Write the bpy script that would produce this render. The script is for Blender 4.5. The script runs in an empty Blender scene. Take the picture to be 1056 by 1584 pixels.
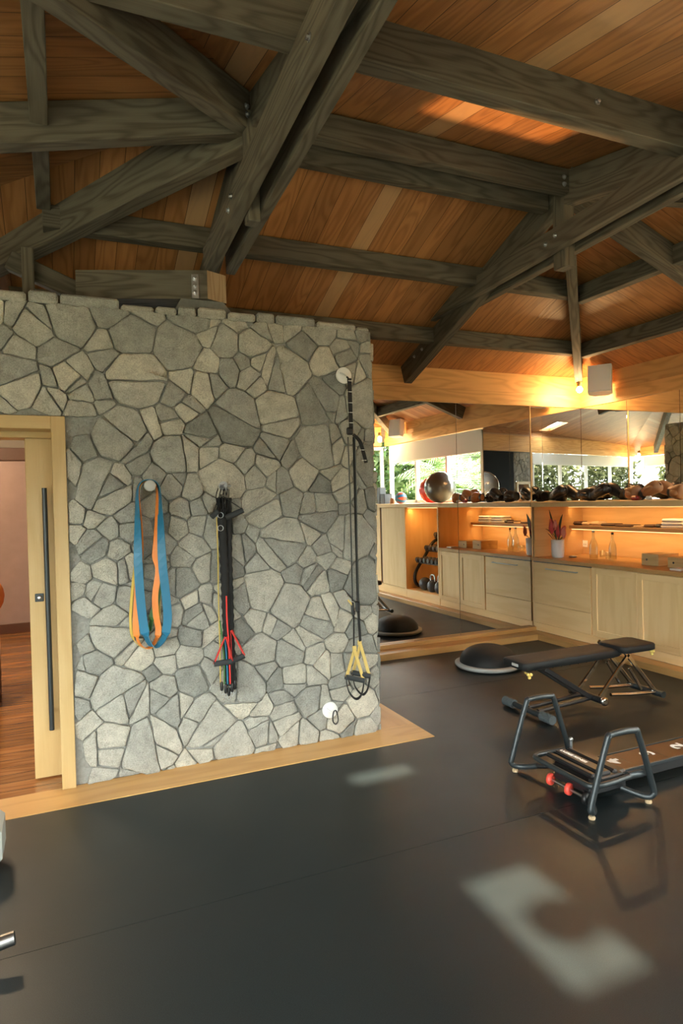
import bpy, bmesh, math, random
from mathutils import Vector, Matrix
random.seed(7)
PI = math.pi
S = bpy.context.scene
COL = S.collection
V = Vector

# ------------------------------------------------------------------ camera
HEYE = 1.62
YAW, PIT, ROL, FPX = math.radians(23.5), math.radians(-0.91), math.radians(1.44), 1000.0
F = V((math.sin(YAW)*math.cos(PIT), math.cos(YAW)*math.cos(PIT), math.sin(PIT)))
R0 = V((math.cos(YAW), -math.sin(YAW), 0)); U0 = R0.cross(F)
RV = R0*math.cos(ROL) - U0*math.sin(ROL); UV_ = R0*math.sin(ROL) + U0*math.cos(ROL)
cd = bpy.data.cameras.new('camera'); cam = bpy.data.objects.new('camera', cd); COL.objects.link(cam)
cd.sensor_fit = 'VERTICAL'; cd.sensor_height = 36; cd.lens = FPX/1584*36; cd.clip_start = 0.05; cd.clip_end = 200
m = Matrix((RV, UV_, -F)).transposed().to_4x4(); m.translation = V((0, 0, HEYE)); cam.matrix_world = m
S.camera = cam
EYE = V((0, 0, HEYE))
def at(px, py, **k):
    """point where the sight line of a picture point meets the plane x=, y= or z="""
    d = F + RV*((px-528)/FPX) - UV_*((py-792)/FPX)
    (a, v), = k.items(); i = 'xyz'.index(a)
    return EYE + d*((v-EYE[i])/d[i])

# ------------------------------------------------------------------ world, sun, exposure
S.view_settings.view_transform = 'Standard'; S.view_settings.look = 'None'
S.view_settings.gamma = 1; S.view_settings.exposure = 2.03
W = bpy.data.worlds.new('sky'); S.world = W; W.use_nodes = True
nt = W.node_tree; bg = nt.nodes['Background']
bg.inputs[0].default_value = (0.88, 0.97, 0.95, 1); bg.inputs[1].default_value = 6.6
sd = bpy.data.lights.new('sun', 'SUN'); sun = bpy.data.objects.new('sun', sd); COL.objects.link(sun)
SUNH = V((0.349, 0.937, -1.732)).normalized()
sun.rotation_euler = SUNH.to_track_quat('-Z', 'Y').to_euler()
sd.energy = 13; sd.angle = math.radians(1.6); sd.color = (1, .84, .62)
BULB_W = 10.0; LED_W = .105
S.cycles.max_bounces = 10; S.cycles.diffuse_bounces = 5; S.cycles.glossy_bounces = 6
S.cycles.transmission_bounces = 6; S.cycles.sample_clamp_indirect = 6.0
S.cycles.caustics_refractive = False; S.cycles.caustics_reflective = False

# ------------------------------------------------------------------ materials
def newmat(name):
    mt = bpy.data.materials.new(name); mt.use_nodes = True
    nt = mt.node_tree; return mt, nt, nt.nodes, nt.links, nt.nodes['Principled BSDF']
def plain(name, col, rough=.5, metal=0, spec=.5, emit=None, es=0, bump=0, bscale=60, var=0, coat=0):
    mt, nt, N, L, b = newmat(name)
    b.inputs['Base Color'].default_value = (*col, 1); b.inputs['Roughness'].default_value = rough
    b.inputs['Metallic'].default_value = metal; b.inputs['Specular IOR Level'].default_value = spec
    b.inputs['Coat Weight'].default_value = coat
    if emit: b.inputs['Emission Color'].default_value = (*emit, 1); b.inputs['Emission Strength'].default_value = es
    if bump or var:
        tc = N.new('ShaderNodeTexCoord'); nz = N.new('ShaderNodeTexNoise'); nz.inputs['Scale'].default_value = bscale
        nz.inputs['Detail'].default_value = 3; L.new(tc.outputs['Object'], nz.inputs['Vector'])
        if bump:
            bp = N.new('ShaderNodeBump'); bp.inputs['Strength'].default_value = bump; bp.inputs['Distance'].default_value = .01
            L.new(nz.outputs[0], bp.inputs['Height']); L.new(bp.outputs[0], b.inputs['Normal'])
        if var:
            mr = N.new('ShaderNodeMapRange'); mr.inputs['To Min'].default_value = 1-var; mr.inputs['To Max'].default_value = 1+var
            L.new(nz.outputs[0], mr.inputs[0]); mx = N.new('ShaderNodeVectorMath'); mx.operation = 'SCALE'
            mx.inputs[0].default_value = col; L.new(mr.outputs[0], mx.inputs['Scale']); L.new(mx.outputs[0], b.inputs['Base Color'])
    return mt
def math_(N, L, op, a, b=None):
    n = N.new('ShaderNodeMath'); n.operation = op
    for i, v in enumerate((a, b)):
        if v is None: continue
        if hasattr(v, 'links') or hasattr(v, 'is_output'): L.new(v, n.inputs[i])
        else: n.inputs[i].default_value = v
    return n.outputs[0]
def wood(name, light, dark, bw=None, pale=None, grain=1.0, rough=.5, var=.25, rings=22, gap=.004, coat=0, spec=.4):
    """timber with the grain along u (metres); bw = board width across v"""
    mt, nt, N, L, b = newmat(name)
    uv = N.new('ShaderNodeUVMap'); sp = N.new('ShaderNodeSeparateXYZ'); L.new(uv.outputs[0], sp.inputs[0])
    u, v = sp.outputs[0], sp.outputs[1]
    if bw:
        k = math_(N, L, 'DIVIDE', v, bw); idx = math_(N, L, 'FLOOR', k); fr = math_(N, L, 'FRACT', k)
        wn = N.new('ShaderNodeTexWhiteNoise'); wn.noise_dimensions = '1D'; L.new(idx, wn.inputs['W']); rnd = wn.outputs[0]
    else:
        oi = N.new('ShaderNodeObjectInfo'); rnd = oi.outputs['Random']; fr = None
    off = math_(N, L, 'MULTIPLY', rnd, 37.0)
    cb = N.new('ShaderNodeCombineXYZ')
    L.new(math_(N, L, 'ADD', math_(N, L, 'MULTIPLY', u, .9*grain), off), cb.inputs[0])
    L.new(math_(N, L, 'MULTIPLY', v, 6.5*grain), cb.inputs[1]); L.new(off, cb.inputs[2])
    nz = N.new('ShaderNodeTexNoise'); nz.inputs['Scale'].default_value = 1; nz.inputs['Detail'].default_value = 1.5
    L.new(cb.outputs[0], nz.inputs['Vector'])
    s = math_(N, L, 'SINE', math_(N, L, 'MULTIPLY', nz.outputs[0], rings*2.6))
    s01 = math_(N, L, 'MULTIPLY_ADD', s, .5); s01.node.inputs[2].default_value = .5
    s01 = math_(N, L, 'POWER', s01, 1.8)
    cb2 = N.new('ShaderNodeCombineXYZ'); L.new(math_(N, L, 'ADD', math_(N, L, 'MULTIPLY', u, 5.0), off), cb2.inputs[0])
    L.new(math_(N, L, 'MULTIPLY', v, 160.0), cb2.inputs[1]); L.new(off, cb2.inputs[2])
    n2 = N.new('ShaderNodeTexNoise'); n2.inputs['Scale'].default_value = 1; n2.inputs['Detail'].default_value = 2; L.new(cb2.outputs[0], n2.inputs['Vector'])
    fac = math_(N, L, 'ADD', math_(N, L, 'MULTIPLY', s01, .55), math_(N, L, 'MULTIPLY', n2.outputs[0], .55))
    mx = N.new('ShaderNodeMix'); mx.data_type = 'RGBA'; mx.clamp_factor = True
    mx.inputs[6].default_value = (*light, 1); mx.inputs[7].default_value = (*dark, 1); L.new(fac, mx.inputs[0])
    out = mx.outputs[2]
    mr = N.new('ShaderNodeMapRange'); mr.inputs['To Min'].default_value = 1-var; mr.inputs['To Max'].default_value = 1+var; L.new(rnd, mr.inputs[0])
    sc = N.new('ShaderNodeVectorMath'); sc.operation = 'SCALE'; L.new(out, sc.inputs[0]); L.new(mr.outputs[0], sc.inputs['Scale']); out = sc.outputs[0]
    if pale:
        m2 = N.new('ShaderNodeMix'); m2.data_type = 'RGBA'; m2.inputs[7].default_value = (*pale, 1); L.new(out, m2.inputs[6])
        L.new(math_(N, L, 'MULTIPLY', math_(N, L, 'GREATER_THAN', rnd, .92), .7), m2.inputs[0]); out = m2.outputs[2]
    if bw:
        g = math_(N, L, 'LESS_THAN', fr, gap/bw*1.6)
        m3 = N.new('ShaderNodeMix'); m3.data_type = 'RGBA'; m3.inputs[7].default_value = (*[c*.18 for c in dark], 1); L.new(out, m3.inputs[6]); L.new(g, m3.inputs[0]); out = m3.outputs[2]
    L.new(out, b.inputs['Base Color'])
    b.inputs['Roughness'].default_value = rough; b.inputs['Coat Weight'].default_value = coat; b.inputs['Specular IOR Level'].default_value = spec
    bp = N.new('ShaderNodeBump'); bp.inputs['Strength'].default_value = .25; bp.inputs['Distance'].default_value = .004
    L.new(fac, bp.inputs['Height']); L.new(bp.outputs[0], b.inputs['Normal'])
    return mt
M = {}
M['ceiling'] = wood('ceiling_boards', (.50, .225, .080), (.30, .120, .038), bw=.142, pale=(.58, .36, .19), rough=.5, var=.16, gap=.0022)
M['beam'] = wood('weathered_beam', (.155, .132, .097), (.066, .054, .038), rough=.75, var=.15, grain=1.2, spec=.25)
M['beam_end'] = wood('cut_beam_end', (.46, .32, .19), (.30, .19, .10), rough=.7, var=.1)
M['honey'] = wood('honey_pine', (.82, .47, .18), (.60, .31, .10), rough=.5, var=.12, rings=18)
M['oak'] = wood('pale_oak', (.97, .69, .36), (.88, .59, .27), rough=.5, var=.04, rings=5, grain=1.6)
M['oak_floor'] = wood('oak_floor_trim', (.60, .35, .13), (.47, .25, .08), rough=.38, var=.1, rings=10)
M['door'] = wood('blond_door_timber', (.60, .42, .20), (.52, .35, .145), rough=.42, var=.05, rings=6, grain=1.2)
M['hall_floor'] = wood('hall_floor_boards', (.42, .19, .06), (.24, .09, .025), bw=.13, rough=.22, var=.25, coat=.3)
M['niche'] = wood('niche_veneer', (.68, .43, .19), (.58, .35, .14), rough=.5, var=.03, rings=5, grain=1.8)
M['black'] = plain('black_plastic', (.012, .012, .013), .4)
M['blackpad'] = plain('black_upholstery', (.013, .014, .015), .6, bump=.15, bscale=300, spec=.35)
M['blackstrap'] = plain('black_webbing', (.009, .009, .0095), .8, bump=.3, bscale=300)
M['foam'] = plain('black_foam', (.03, .034, .036), .85, bump=.3, bscale=200)
M['greyfoam'] = plain('grey_rubber_sleeve', (.075, .09, .095), .7, bump=.5, bscale=90)
M['gun'] = plain('dark_powder_coat', (.035, .042, .045), .34, metal=.35)
M['chrome'] = plain('polished_chrome', (.75, .73, .70), .1, metal=1)
M['gunmetal'] = plain('dull_bar_steel', (.22, .21, .20), .38, metal=1)
M['steel'] = plain('galvanised_steel', (.5, .52, .54), .32, metal=1)
M['white'] = plain('white_plastic', (.85, .85, .82), .45)
M['whitepaint'] = plain('white_paint', (.80, .80, .78), .5)
M['blind'] = plain('white_blind_fabric', (.80, .81, .80), .9)
M['yellow'] = plain('yellow_webbing', (.72, .53, .17), .75, bump=.2, bscale=300)
M['knob'] = plain('yellow_knob_plastic', (.78, .58, .16), .45)
M['red'] = plain('red_webbing', (.72, .035, .03), .6)
M['wheelred'] = plain('coral_red_rubber', (.85, .09, .06), .4)
M['orange'] = plain('orange_latex', (.83, .24, .035), .5)
M['blue'] = plain('blue_latex', (.02, .17, .30), .45)
M['green'] = plain('green_latex', (.06, .17, .045), .5)
M['yelltube'] = plain('yellow_latex', (.68, .48, .10), .45)
M['redball'] = plain('red_vinyl', (.80, .045, .02), .3)
M['silverball'] = plain('pewter_vinyl', (.19, .18, .165), .22, metal=.55)
M['ballblue'] = plain('blue_vinyl', (.03, .15, .3), .4); M['ballred'] = plain('brick_vinyl', (.55, .09, .04), .4)
M['ringgrey'] = plain('light_grey_plastic', (.48, .49, .47), .5)
M['concrete'] = plain('cast_concrete', (.20, .21, .20), .85, bump=.5, bscale=40, var=.2)
M['mauve'] = plain('mauve_plaster', (.36, .25, .22), .9, bump=.1, var=.1, bscale=9)
M['hallbeam'] = plain('dark_red_timber', (.10, .035, .012), .5)
M['greytop'] = plain('taupe_plaster', (.24, .20, .16), .9)
M['glove'] = plain('black_leather', (.013, .013, .015), .33, bump=.1, bscale=120)
M['glovetan'] = plain('tan_leather', (.34, .15, .06), .45, bump=.1, bscale=120)
M['glovered'] = plain('dark_red_leather', (.25, .02, .015), .45)
M['pot'] = plain('white_ceramic', (.75, .76, .76), .35)
M['petal'] = plain('crimson_petal', (.48, .05, .045), .5); M['petalpink'] = plain('salmon_petal', (.68, .22, .15), .5)
M['leafdark'] = plain('dark_green_leaf', (.035, .05, .02), .5); M['stemc'] = plain('brown_green_stem', (.16, .11, .03), .6)
M['towel'] = plain('white_towel', (.80, .80, .78), .95, bump=.6, bscale=300)
M['beige'] = plain('beige_fabric', (.55, .40, .24), .9, bump=.4, bscale=200)
M['brownstrap'] = plain('dark_brown_leather', (.05, .022, .012), .6)
M['balsa'] = wood('box_veneer', (.62, .45, .22), (.50, .33, .14), rough=.6, var=.08, rings=8, grain=3)
M['bell'] = plain('grey_vinyl_dumbbell', (.07, .075, .085), .3)
M['iron'] = plain('black_iron', (.03, .028, .026), .4)
M['railbrown'] = plain('brown_rail_top', (.075, .025, .008), .4, coat=.15)
M['screen'] = plain('black_screen', (.0015, .002, .0025), .6, spec=.06)
M['bark'] = plain('pale_bark', (.42, .40, .37), .9, bump=.6, bscale=20, var=.2)
M['mirror'] = plain('silvered_mirror', (.90, .90, .88), 0.0, metal=1)
M['bulb'] = plain('glowing_bulb', (1, .9, .7), .3, emit=(1, .72, .38), es=40)
M['led'] = plain('glowing_led_strip', (1, .8, .5), .3, emit=(1, .60, .24), es=.6)
M['brass'] = plain('brass_socket', (.55, .36, .13), .35, metal=1)
def glass(name):
    mt, nt, N, L, b = newmat(name); N.remove(b)
    t = N.new('ShaderNodeBsdfTransparent'); t.inputs[0].default_value = (.93, .95, .93, 1); g = N.new('ShaderNodeBsdfGlossy'); g.inputs['Roughness'].default_value = .03
    lw = N.new('ShaderNodeLayerWeight'); lw.inputs[0].default_value = .35; mx = N.new('ShaderNodeMixShader')
    L.new(math_(N, L, 'MULTIPLY', lw.outputs['Facing'], .55), mx.inputs[0]); L.new(t.outputs[0], mx.inputs[1]); L.new(g.outputs[0], mx.inputs[2]); L.new(mx.outputs[0], N['Material Output'].inputs[0])
    return mt
M['glass'] = glass('clear_bottle_glass')
def leafmat(name, c1, c2, c3):
    mt, nt, N, L, b = newmat(name)
    g = N.new('ShaderNodeNewGeometry'); cr = N.new('ShaderNodeValToRGB')
    cr.color_ramp.elements[0].color = (*c1, 1); cr.color_ramp.elements[1].color = (*c3, 1)
    e = cr.color_ramp.elements.new(.5); e.color = (*c2, 1)
    L.new(g.outputs['Random Per Island'], cr.inputs[0]); L.new(cr.outputs[0], b.inputs['Base Color'])
    b.inputs['Roughness'].default_value = .5
    tr = N.new('ShaderNodeBsdfTranslucent'); L.new(cr.outputs[0], tr.inputs[0]); mx = N.new('ShaderNodeMixShader'); mx.inputs[0].default_value = .45
    L.new(b.outputs[0], mx.inputs[1]); L.new(tr.outputs[0], mx.inputs[2]); L.new(mx.outputs[0], N['Material Output'].inputs[0])
    return mt
M['palm'] = leafmat('palm_leaflets', (.018, .04, .006), (.048, .09, .015), (.15, .19, .07))
M['hedge'] = leafmat('pale_hedge_leaves', (.018, .024, .007), (.055, .062, .022), (.16, .16, .09))
def rubber():
    mt, nt, N, L, b = newmat('speckled_black_rubber')
    tc = N.new('ShaderNodeTexCoord'); n1 = N.new('ShaderNodeTexNoise'); n1.inputs['Scale'].default_value = 420; n1.inputs['Detail'].default_value = 2
    n2 = N.new('ShaderNodeTexNoise'); n2.inputs['Scale'].default_value = 2.2; n2.inputs['Detail'].default_value = 4
    L.new(tc.outputs['Object'], n1.inputs[0]); L.new(tc.outputs['Object'], n2.inputs[0])
    cr = N.new('ShaderNodeValToRGB'); cr.color_ramp.elements[0].position = .42; cr.color_ramp.elements[0].color = (.0022, .0042, .0050, 1)
    cr.color_ramp.elements[1].position = .72; cr.color_ramp.elements[1].color = (.018, .026, .028, 1)
    L.new(n1.outputs[0], cr.inputs[0]); L.new(cr.outputs[0], b.inputs['Base Color'])
    mr = N.new('ShaderNodeMapRange'); mr.inputs['To Min'].default_value = .36; mr.inputs['To Max'].default_value = .5; L.new(n2.outputs[0], mr.inputs[0]); L.new(mr.outputs[0], b.inputs['Roughness'])
    bp = N.new('ShaderNodeBump'); bp.inputs['Strength'].default_value = .12; bp.inputs['Distance'].default_value = .002
    L.new(n1.outputs[0], bp.inputs['Height']); L.new(bp.outputs[0], b.inputs['Normal'])
    b.inputs['Specular IOR Level'].default_value = .46
    return mt
M['rubber'] = rubber()
def stone():
    mt, nt, N, L, b = newmat('grey_field_stone')
    a = N.new('ShaderNodeAttribute'); a.attribute_name = 'tone'; cr = N.new('ShaderNodeValToRGB')
    e = cr.color_ramp.elements; e[0].color = (.25, .25, .225, 1); e[1].color = (.56, .52, .43, 1)
    x = e.new(.3); x.color = (.34, .335, .30, 1); x = e.new(.55); x.color = (.43, .415, .36, 1); x = e.new(.8); x.color = (.49, .46, .385, 1)
    L.new(a.outputs['Fac'], cr.inputs[0])
    tc = N.new('ShaderNodeTexCoord'); n = N.new('ShaderNodeTexNoise'); n.inputs['Scale'].default_value = 14; n.inputs['Detail'].default_value = 7; n.inputs['Roughness'].default_value = .7
    n2 = N.new('ShaderNodeTexNoise'); n2.inputs['Scale'].default_value = 150; n2.inputs['Detail'].default_value = 3
    L.new(tc.outputs['Object'], n.inputs[0]); L.new(tc.outputs['Object'], n2.inputs[0])
    sm = math_(N, L, 'ADD', math_(N, L, 'MULTIPLY', n.outputs[0], .9), math_(N, L, 'MULTIPLY', n2.outputs[0], .75))
    mr = N.new('ShaderNodeMapRange'); mr.inputs['From Min'].default_value = .5; mr.inputs['From Max'].default_value = 1.15
    mr.inputs['To Min'].default_value = .58; mr.inputs['To Max'].default_value = 1.38; L.new(sm, mr.inputs[0])
    sc = N.new('ShaderNodeVectorMath'); sc.operation = 'SCALE'; L.new(cr.outputs[0], sc.inputs[0]); L.new(mr.outputs[0], sc.inputs['Scale'])
    L.new(sc.outputs[0], b.inputs['Base Color']); b.inputs['Roughness'].default_value = .9; b.inputs['Specular IOR Level'].default_value = .2
    bp = N.new('ShaderNodeBump'); bp.inputs['Strength'].default_value = .8; bp.inputs['Distance'].default_value = .012
    L.new(sm, bp.inputs['Height']); L.new(bp.outputs[0], b.inputs['Normal'])
    return mt
M['stone'] = stone()
M['mortar'] = plain('grey_mortar', (.28, .275, .25), .95, bump=.8, bscale=60, var=.3)
M['lawn'] = plain('dry_lawn_ground', (.20, .21, .15), .95, bump=.5, bscale=30, var=.3)

# ------------------------------------------------------------------ mesh building
def frame_of(d, up=V((0, 0, 1))):
    d = d.normalized(); s = up.cross(d)
    if s.length < 1e-4: s = V((1, 0, 0)).cross(d)
    s.normalize(); return d, s, d.cross(s)
class MB:
    def __init__(self): self.v = []; self.f = []; self.uv = []; self.sm = []; self.at = []
    def face(self, pts, uvs=None, smooth=False, tone=.5):
        i = len(self.v); self.v += [tuple(p) for p in pts]; self.f.append(tuple(range(i, i+len(pts))))
        if uvs is None: uvs = self.auto(pts)
        self.uv.append(uvs); self.sm.append(smooth); self.at.append(tone)
    @staticmethod
    def auto(pts):
        p = [V(q) for q in pts]; best = max(range(len(p)), key=lambda i: (p[i]-p[i-1]).length)
        ux = (p[best]-p[best-1]).normalized(); n = V((0, 0, 0))
        for i in range(1, len(p)-1): n += (p[i]-p[0]).cross(p[i+1]-p[0])
        if n.length < 1e-12: n = V((0, 0, 1))
        uy = n.normalized().cross(ux); o = p[0]
        return [((q-o).dot(ux), (q-o).dot(uy)) for q in p]
    def idx(self, verts, faces, smooth=True, uvs=None, tone=.5):
        i = len(self.v); self.v += [tuple(p) for p in verts]
        for k, f in enumerate(faces):
            self.f.append(tuple(i+j for j in f)); self.uv.append(uvs[k] if uvs else self.auto([verts[j] for j in f])); self.sm.append(smooth); self.at.append(tone)
    def obox(self, c, ax, ay, az, sx, sy, sz, bev=0):
        """oriented box, bevelled along every edge when bev > 0"""
        c = V(c); hx, hy, hz = sx/2, sy/2, sz/2
        L3 = sorted([(sx, 0), (sy, 1), (sz, 2)], reverse=True); lng = L3[0][1]
        def P(a, b, d): return c + ax*a + ay*b + az*d
        ro = random.random()*3
        def uvq(q):
            q = [(x-c) for x in q]; co = [(x.dot(ax), x.dot(ay), x.dot(az)) for x in q]
            rng = [max(t[i] for t in co)-min(t[i] for t in co) for i in range(3)]
            k = [i for i in range(3)]; k.sort(key=lambda i: -rng[i]); a_, b_ = k[0], k[1]
            if lng in (a_, b_) and a_ != lng: a_, b_ = b_, a_
            return [(t[a_]+ro, t[b_]+ro+t[3-a_-b_]) for t in co]
        if bev <= 0:
            qs = []
            for s in (-1, 1):
                qs += [[P(s*hx, a, b) for a, b in ((-hy, -hz), (hy, -hz), (hy, hz), (-hy, hz))]]
                qs += [[P(a, s*hy, b) for a, b in ((-hx, -hz), (hx, -hz), (hx, hz), (-hx, hz))]]
                qs += [[P(a, b, s*hz) for a, b in ((-hx, -hy), (hx, -hy), (hx, hy), (-hx, hy))]]
            flip = [s*t for s in (-1, 1) for t in (1, -1, 1)]
            for q, fl in zip(qs, flip):
                if fl < 0: q = q[::-1]
                self.face(q, uvq(q))
            return self
        e = min(bev, hx*.98, hy*.98, hz*.98)
        vs = {}
        for sx_ in (-1, 1):
            for sy_ in (-1, 1):
                for sz_ in (-1, 1):
                    vs[sx_, sy_, sz_, 0] = P(sx_*hx, sy_*(hy-e), sz_*(hz-e)); vs[sx_, sy_, sz_, 1] = P(sx_*(hx-e), sy_*hy, sz_*(hz-e)); vs[sx_, sy_, sz_, 2] = P(sx_*(hx-e), sy_*(hy-e), sz_*hz)
        keys = list(vs); pos = [vs[k] for k in keys]; ix = {k: i for i, k in enumerate(keys)}; fs = []
        for s in (-1, 1):
            fs.append([ix[s, a, b, 0] for a, b in ((-1, -1), (1, -1), (1, 1), (-1, 1))]); fs.append([ix[a, s, b, 1] for a, b in ((-1, -1), (1, -1), (1, 1), (-1, 1))]); fs.append([ix[a, b, s, 2] for a, b in ((-1, -1), (1, -1), (1, 1), (-1, 1))])
        for a in (-1, 1):
            for b in (-1, 1):
                fs.append([ix[a, b, -1, 0], ix[a, b, 1, 0], ix[a, b, 1, 1], ix[a, b, -1, 1]])
                fs.append([ix[a, -1, b, 0], ix[a, 1, b, 0], ix[a, 1, b, 2], ix[a, -1, b, 2]])
                fs.append([ix[-1, a, b, 1], ix[1, a, b, 1], ix[1, a, b, 2], ix[-1, a, b, 2]])
                for d in (-1, 1): fs.append([ix[a, b, d, 0], ix[a, b, d, 1], ix[a, b, d, 2]])
        out = []
        for f in fs:
            q = [pos[i] for i in f]; n = (q[1]-q[0]).cross(q[2]-q[0]); cc = sum(q, V((0, 0, 0)))/len(q)-c
            out.append(f if n.dot(cc) > 0 else f[::-1])
        self.idx(pos, out, False, [uvq([pos[i] for i in f]) for f in out]); return self
    def box(self, x0, x1, y0, y1, z0, z1, bev=0):
        return self.obox(((x0+x1)/2, (y0+y1)/2, (z0+z1)/2), V((1, 0, 0)), V((0, 1, 0)), V((0, 0, 1)), abs(x1-x0), abs(y1-y0), abs(z1-z0), bev)
    def beam(self, a, b, w, d, bev=.004, vert=True):
        """timber from a to b measured along its top centre line"""
        a, b = V(a), V(b); dr, s, u = frame_of(b-a); c = (a+b)/2 - u*(d/2)
        return self.obox(c, dr, s, u, (b-a).length, w, d, bev)
    def rot(self, c, e, sx, sy, sz, bev=0):
        m_ = Matrix.Rotation(e[2], 3, 'Z') @ Matrix.Rotation(e[1], 3, 'Y') @ Matrix.Rotation(e[0], 3, 'X')
        return self.obox(c, m_.col[0].copy(), m_.col[1].copy(), m_.col[2].copy(), sx, sy, sz, bev)
    def tube(self, pts, r, n=10, closed=False, caps=True, flat=None):
        pts = [V(p) for p in pts]; K = len(pts); rs = r if isinstance(r, (list, tuple)) else [r]*K
        prev = None; ring = []; us = 0
        for i in range(K):
            a = pts[(i-1) % K] if (closed or i) else pts[0]; b = pts[(i+1) % K] if (closed or i < K-1) else pts[-1]
            t = (b-a).normalized()
            if prev is None:
                _, s, u = frame_of(t)
            else:
                s = prev - t*prev.dot(t)
                if s.length < 1e-6: _, s, u = frame_of(t)
                s.normalize(); u = t.cross(s)
            prev = s
            if i: us += (pts[i]-pts[i-1]).length
            ring.append([pts[i] + (s*math.cos(2*PI*k/n) + u*math.sin(2*PI*k/n))*rs[i] for k in range(n)])
        vs = [p for q in ring for p in q]; fs = []
        for i in range(K if closed else K-1):
            j = (i+1) % K
            for k in range(n): fs.append((i*n+k, i*n+(k+1) % n, j*n+(k+1) % n, j*n+k))
        self.idx(vs, fs, True)
        if caps and not closed: self.face(ring[0][::-1]); self.face(ring[-1])
        return self
    def ribbon(self, pts, wv, w, th, closed=False):
        """flat strap along pts; wv = direction (or list of directions) of its width"""
        pts = [V(p) for p in pts]; K = len(pts); rs = []
        for i in range(K):
            a = pts[(i-1) % K] if (closed or i) else pts[0]; b = pts[(i+1) % K] if (closed or i < K-1) else pts[-1]
            t = (b-a).normalized(); q = V(wv[i] if isinstance(wv, list) else wv); q = (q - t*q.dot(t)).normalized(); nn = t.cross(q)
            ww = w[i] if isinstance(w, list) else w
            rs.append([pts[i]+q*ww/2+nn*th/2, pts[i]-q*ww/2+nn*th/2, pts[i]-q*ww/2-nn*th/2, pts[i]+q*ww/2-nn*th/2])
        vs = [p for q in rs for p in q]; fs = []
        for i in range(K if closed else K-1):
            j = (i+1) % K
            for k in range(4): fs.append((i*4+k, i*4+(k+1) % 4, j*4+(k+1) % 4, j*4+k))
        self.idx(vs, fs, False)
        if not closed: self.face(rs[0][::-1]); self.face(rs[-1])
        return self
    def lathe(self, prof, c=(0, 0, 0), n=24, ax=V((0, 0, 1)), smooth=True):
        c = V(c); ax, s, u = frame_of(V(ax)); vs = []; fs = []
        for r, h in prof:
            for k in range(n): vs.append(c + ax*h + (s*math.cos(2*PI*k/n) + u*math.sin(2*PI*k/n))*max(r, 1e-5))
        for i in range(len(prof)-1):
            for k in range(n): fs.append((i*n+k, i*n+(k+1) % n, (i+1)*n+(k+1) % n, (i+1)*n+k))
        self.idx(vs, fs, smooth)
        if prof[0][0] > 1e-4: self.face(vs[:n][::-1])
        if prof[-1][0] > 1e-4: self.face(vs[-n:])
        return self
    def cyl(self, a, b, r, n=16): return self.tube([a, b], r, n)
    def ball(self, c, r, n=20, sc=(1, 1, 1), m3=None, k=10):
        c = V(c); vs = []; fs = []; R = (r, r, r) if not isinstance(r, tuple) else r
        for i in range(k+1):
            th = PI*i/k
            for j in range(n):
                p = V((math.sin(th)*math.cos(2*PI*j/n)*R[0]*sc[0], math.sin(th)*math.sin(2*PI*j/n)*R[1]*sc[1], math.cos(th)*R[2]*sc[2]))
                if m3: p = m3 @ p
                vs.append(c+p)
        for i in range(k):
            for j in range(n): fs.append((i*n+j, (i+1)*n+j, (i+1)*n+(j+1) % n, i*n+(j+1) % n))
        self.idx(vs, fs, True); return self
    def build(self, name, mat, parent=None, bevel=0, weld=True):
        me = bpy.data.meshes.new(name); me.from_pydata(self.v, [], self.f)
        ul = me.uv_layers.new(name='UVMap'); i = 0
        for u in self.uv:
            for q in u: ul.data[i].uv = q; i += 1
        me.polygons.foreach_set('use_smooth', self.sm)
        if any(t != .5 for t in self.at):
            a = me.attributes.new('tone', 'FLOAT', 'FACE'); a.data.foreach_set('value', self.at)
        me.materials.append(mat)
        me.update()
        o = bpy.data.objects.new(name, me); COL.objects.link(o)
        if parent: o.parent = parent
        return o
def smoothpath(pts, n=6, closed=False):
    pts = [V(p) for p in pts]; out = []; K = len(pts)
    for i in range(K if closed else K-1):
        g = (lambda j: pts[j % K]) if closed else (lambda j: pts[max(0, min(K-1, j))])
        p0, p1, p2, p3 = g(i-1), g(i), g(i+1), g(i+2)
        for k in range(n):
            t = k/n; out.append(.5*((2*p1)+(p2-p0)*t+(2*p0-5*p1+4*p2-p3)*t*t+(3*p1-p0-3*p2+p3)*t**3))
    if not closed: out.append(pts[-1])
    return out
def tag(o, label, cat, group=None, kind=None):
    o['label'] = label; o['category'] = cat
    if group: o['group'] = group
    if kind: o['kind'] = kind
    return o
def empty(name, loc, label, cat, group=None, rz=0):
    o = bpy.data.objects.new(name, None); COL.objects.link(o); o.location = loc; o.rotation_euler = (0, 0, rz); o.empty_display_size = .1
    return tag(o, label, cat, group)
def struct(o): o['kind'] = 'structure'; return o
def dup(root, loc, rz=None, label=None, mats=None):
    r = root.copy(); COL.objects.link(r); r.location = loc
    if rz is not None: r.rotation_euler = rz if isinstance(rz, tuple) else (0, 0, rz)
    if label: r['label'] = label
    for ch in root.children:
        c = ch.copy(); COL.objects.link(c); c.parent = r
        for g in ch.children: d = g.copy(); COL.objects.link(d); d.parent = c
    return r
X, Y, Z = V((1, 0, 0)), V((0, 1, 0)), V((0, 0, 1))
XR, YM, YS, XS = 5.84, 6.06, 4.07, 2.02     # right wall, mirror wall, stone wall face, stone wall end
HL, HR, YRG, ZRG = 1.08, 3.40, 3.63, 3.95   # ridge from x=HL to x=HR
SF, SN, SL = .3697, .20, .24                # roof slopes: far and right, near, left
P0 = V((-3.2, -1.3, 0)); DN = V((.970, .2415, 0)).normalized(); NN = V((-DN.y, DN.x, 0)); LN = 9.32
def nw(u, z=0, off=0): return P0 + DN*u + NN*off + Z*z
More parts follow.
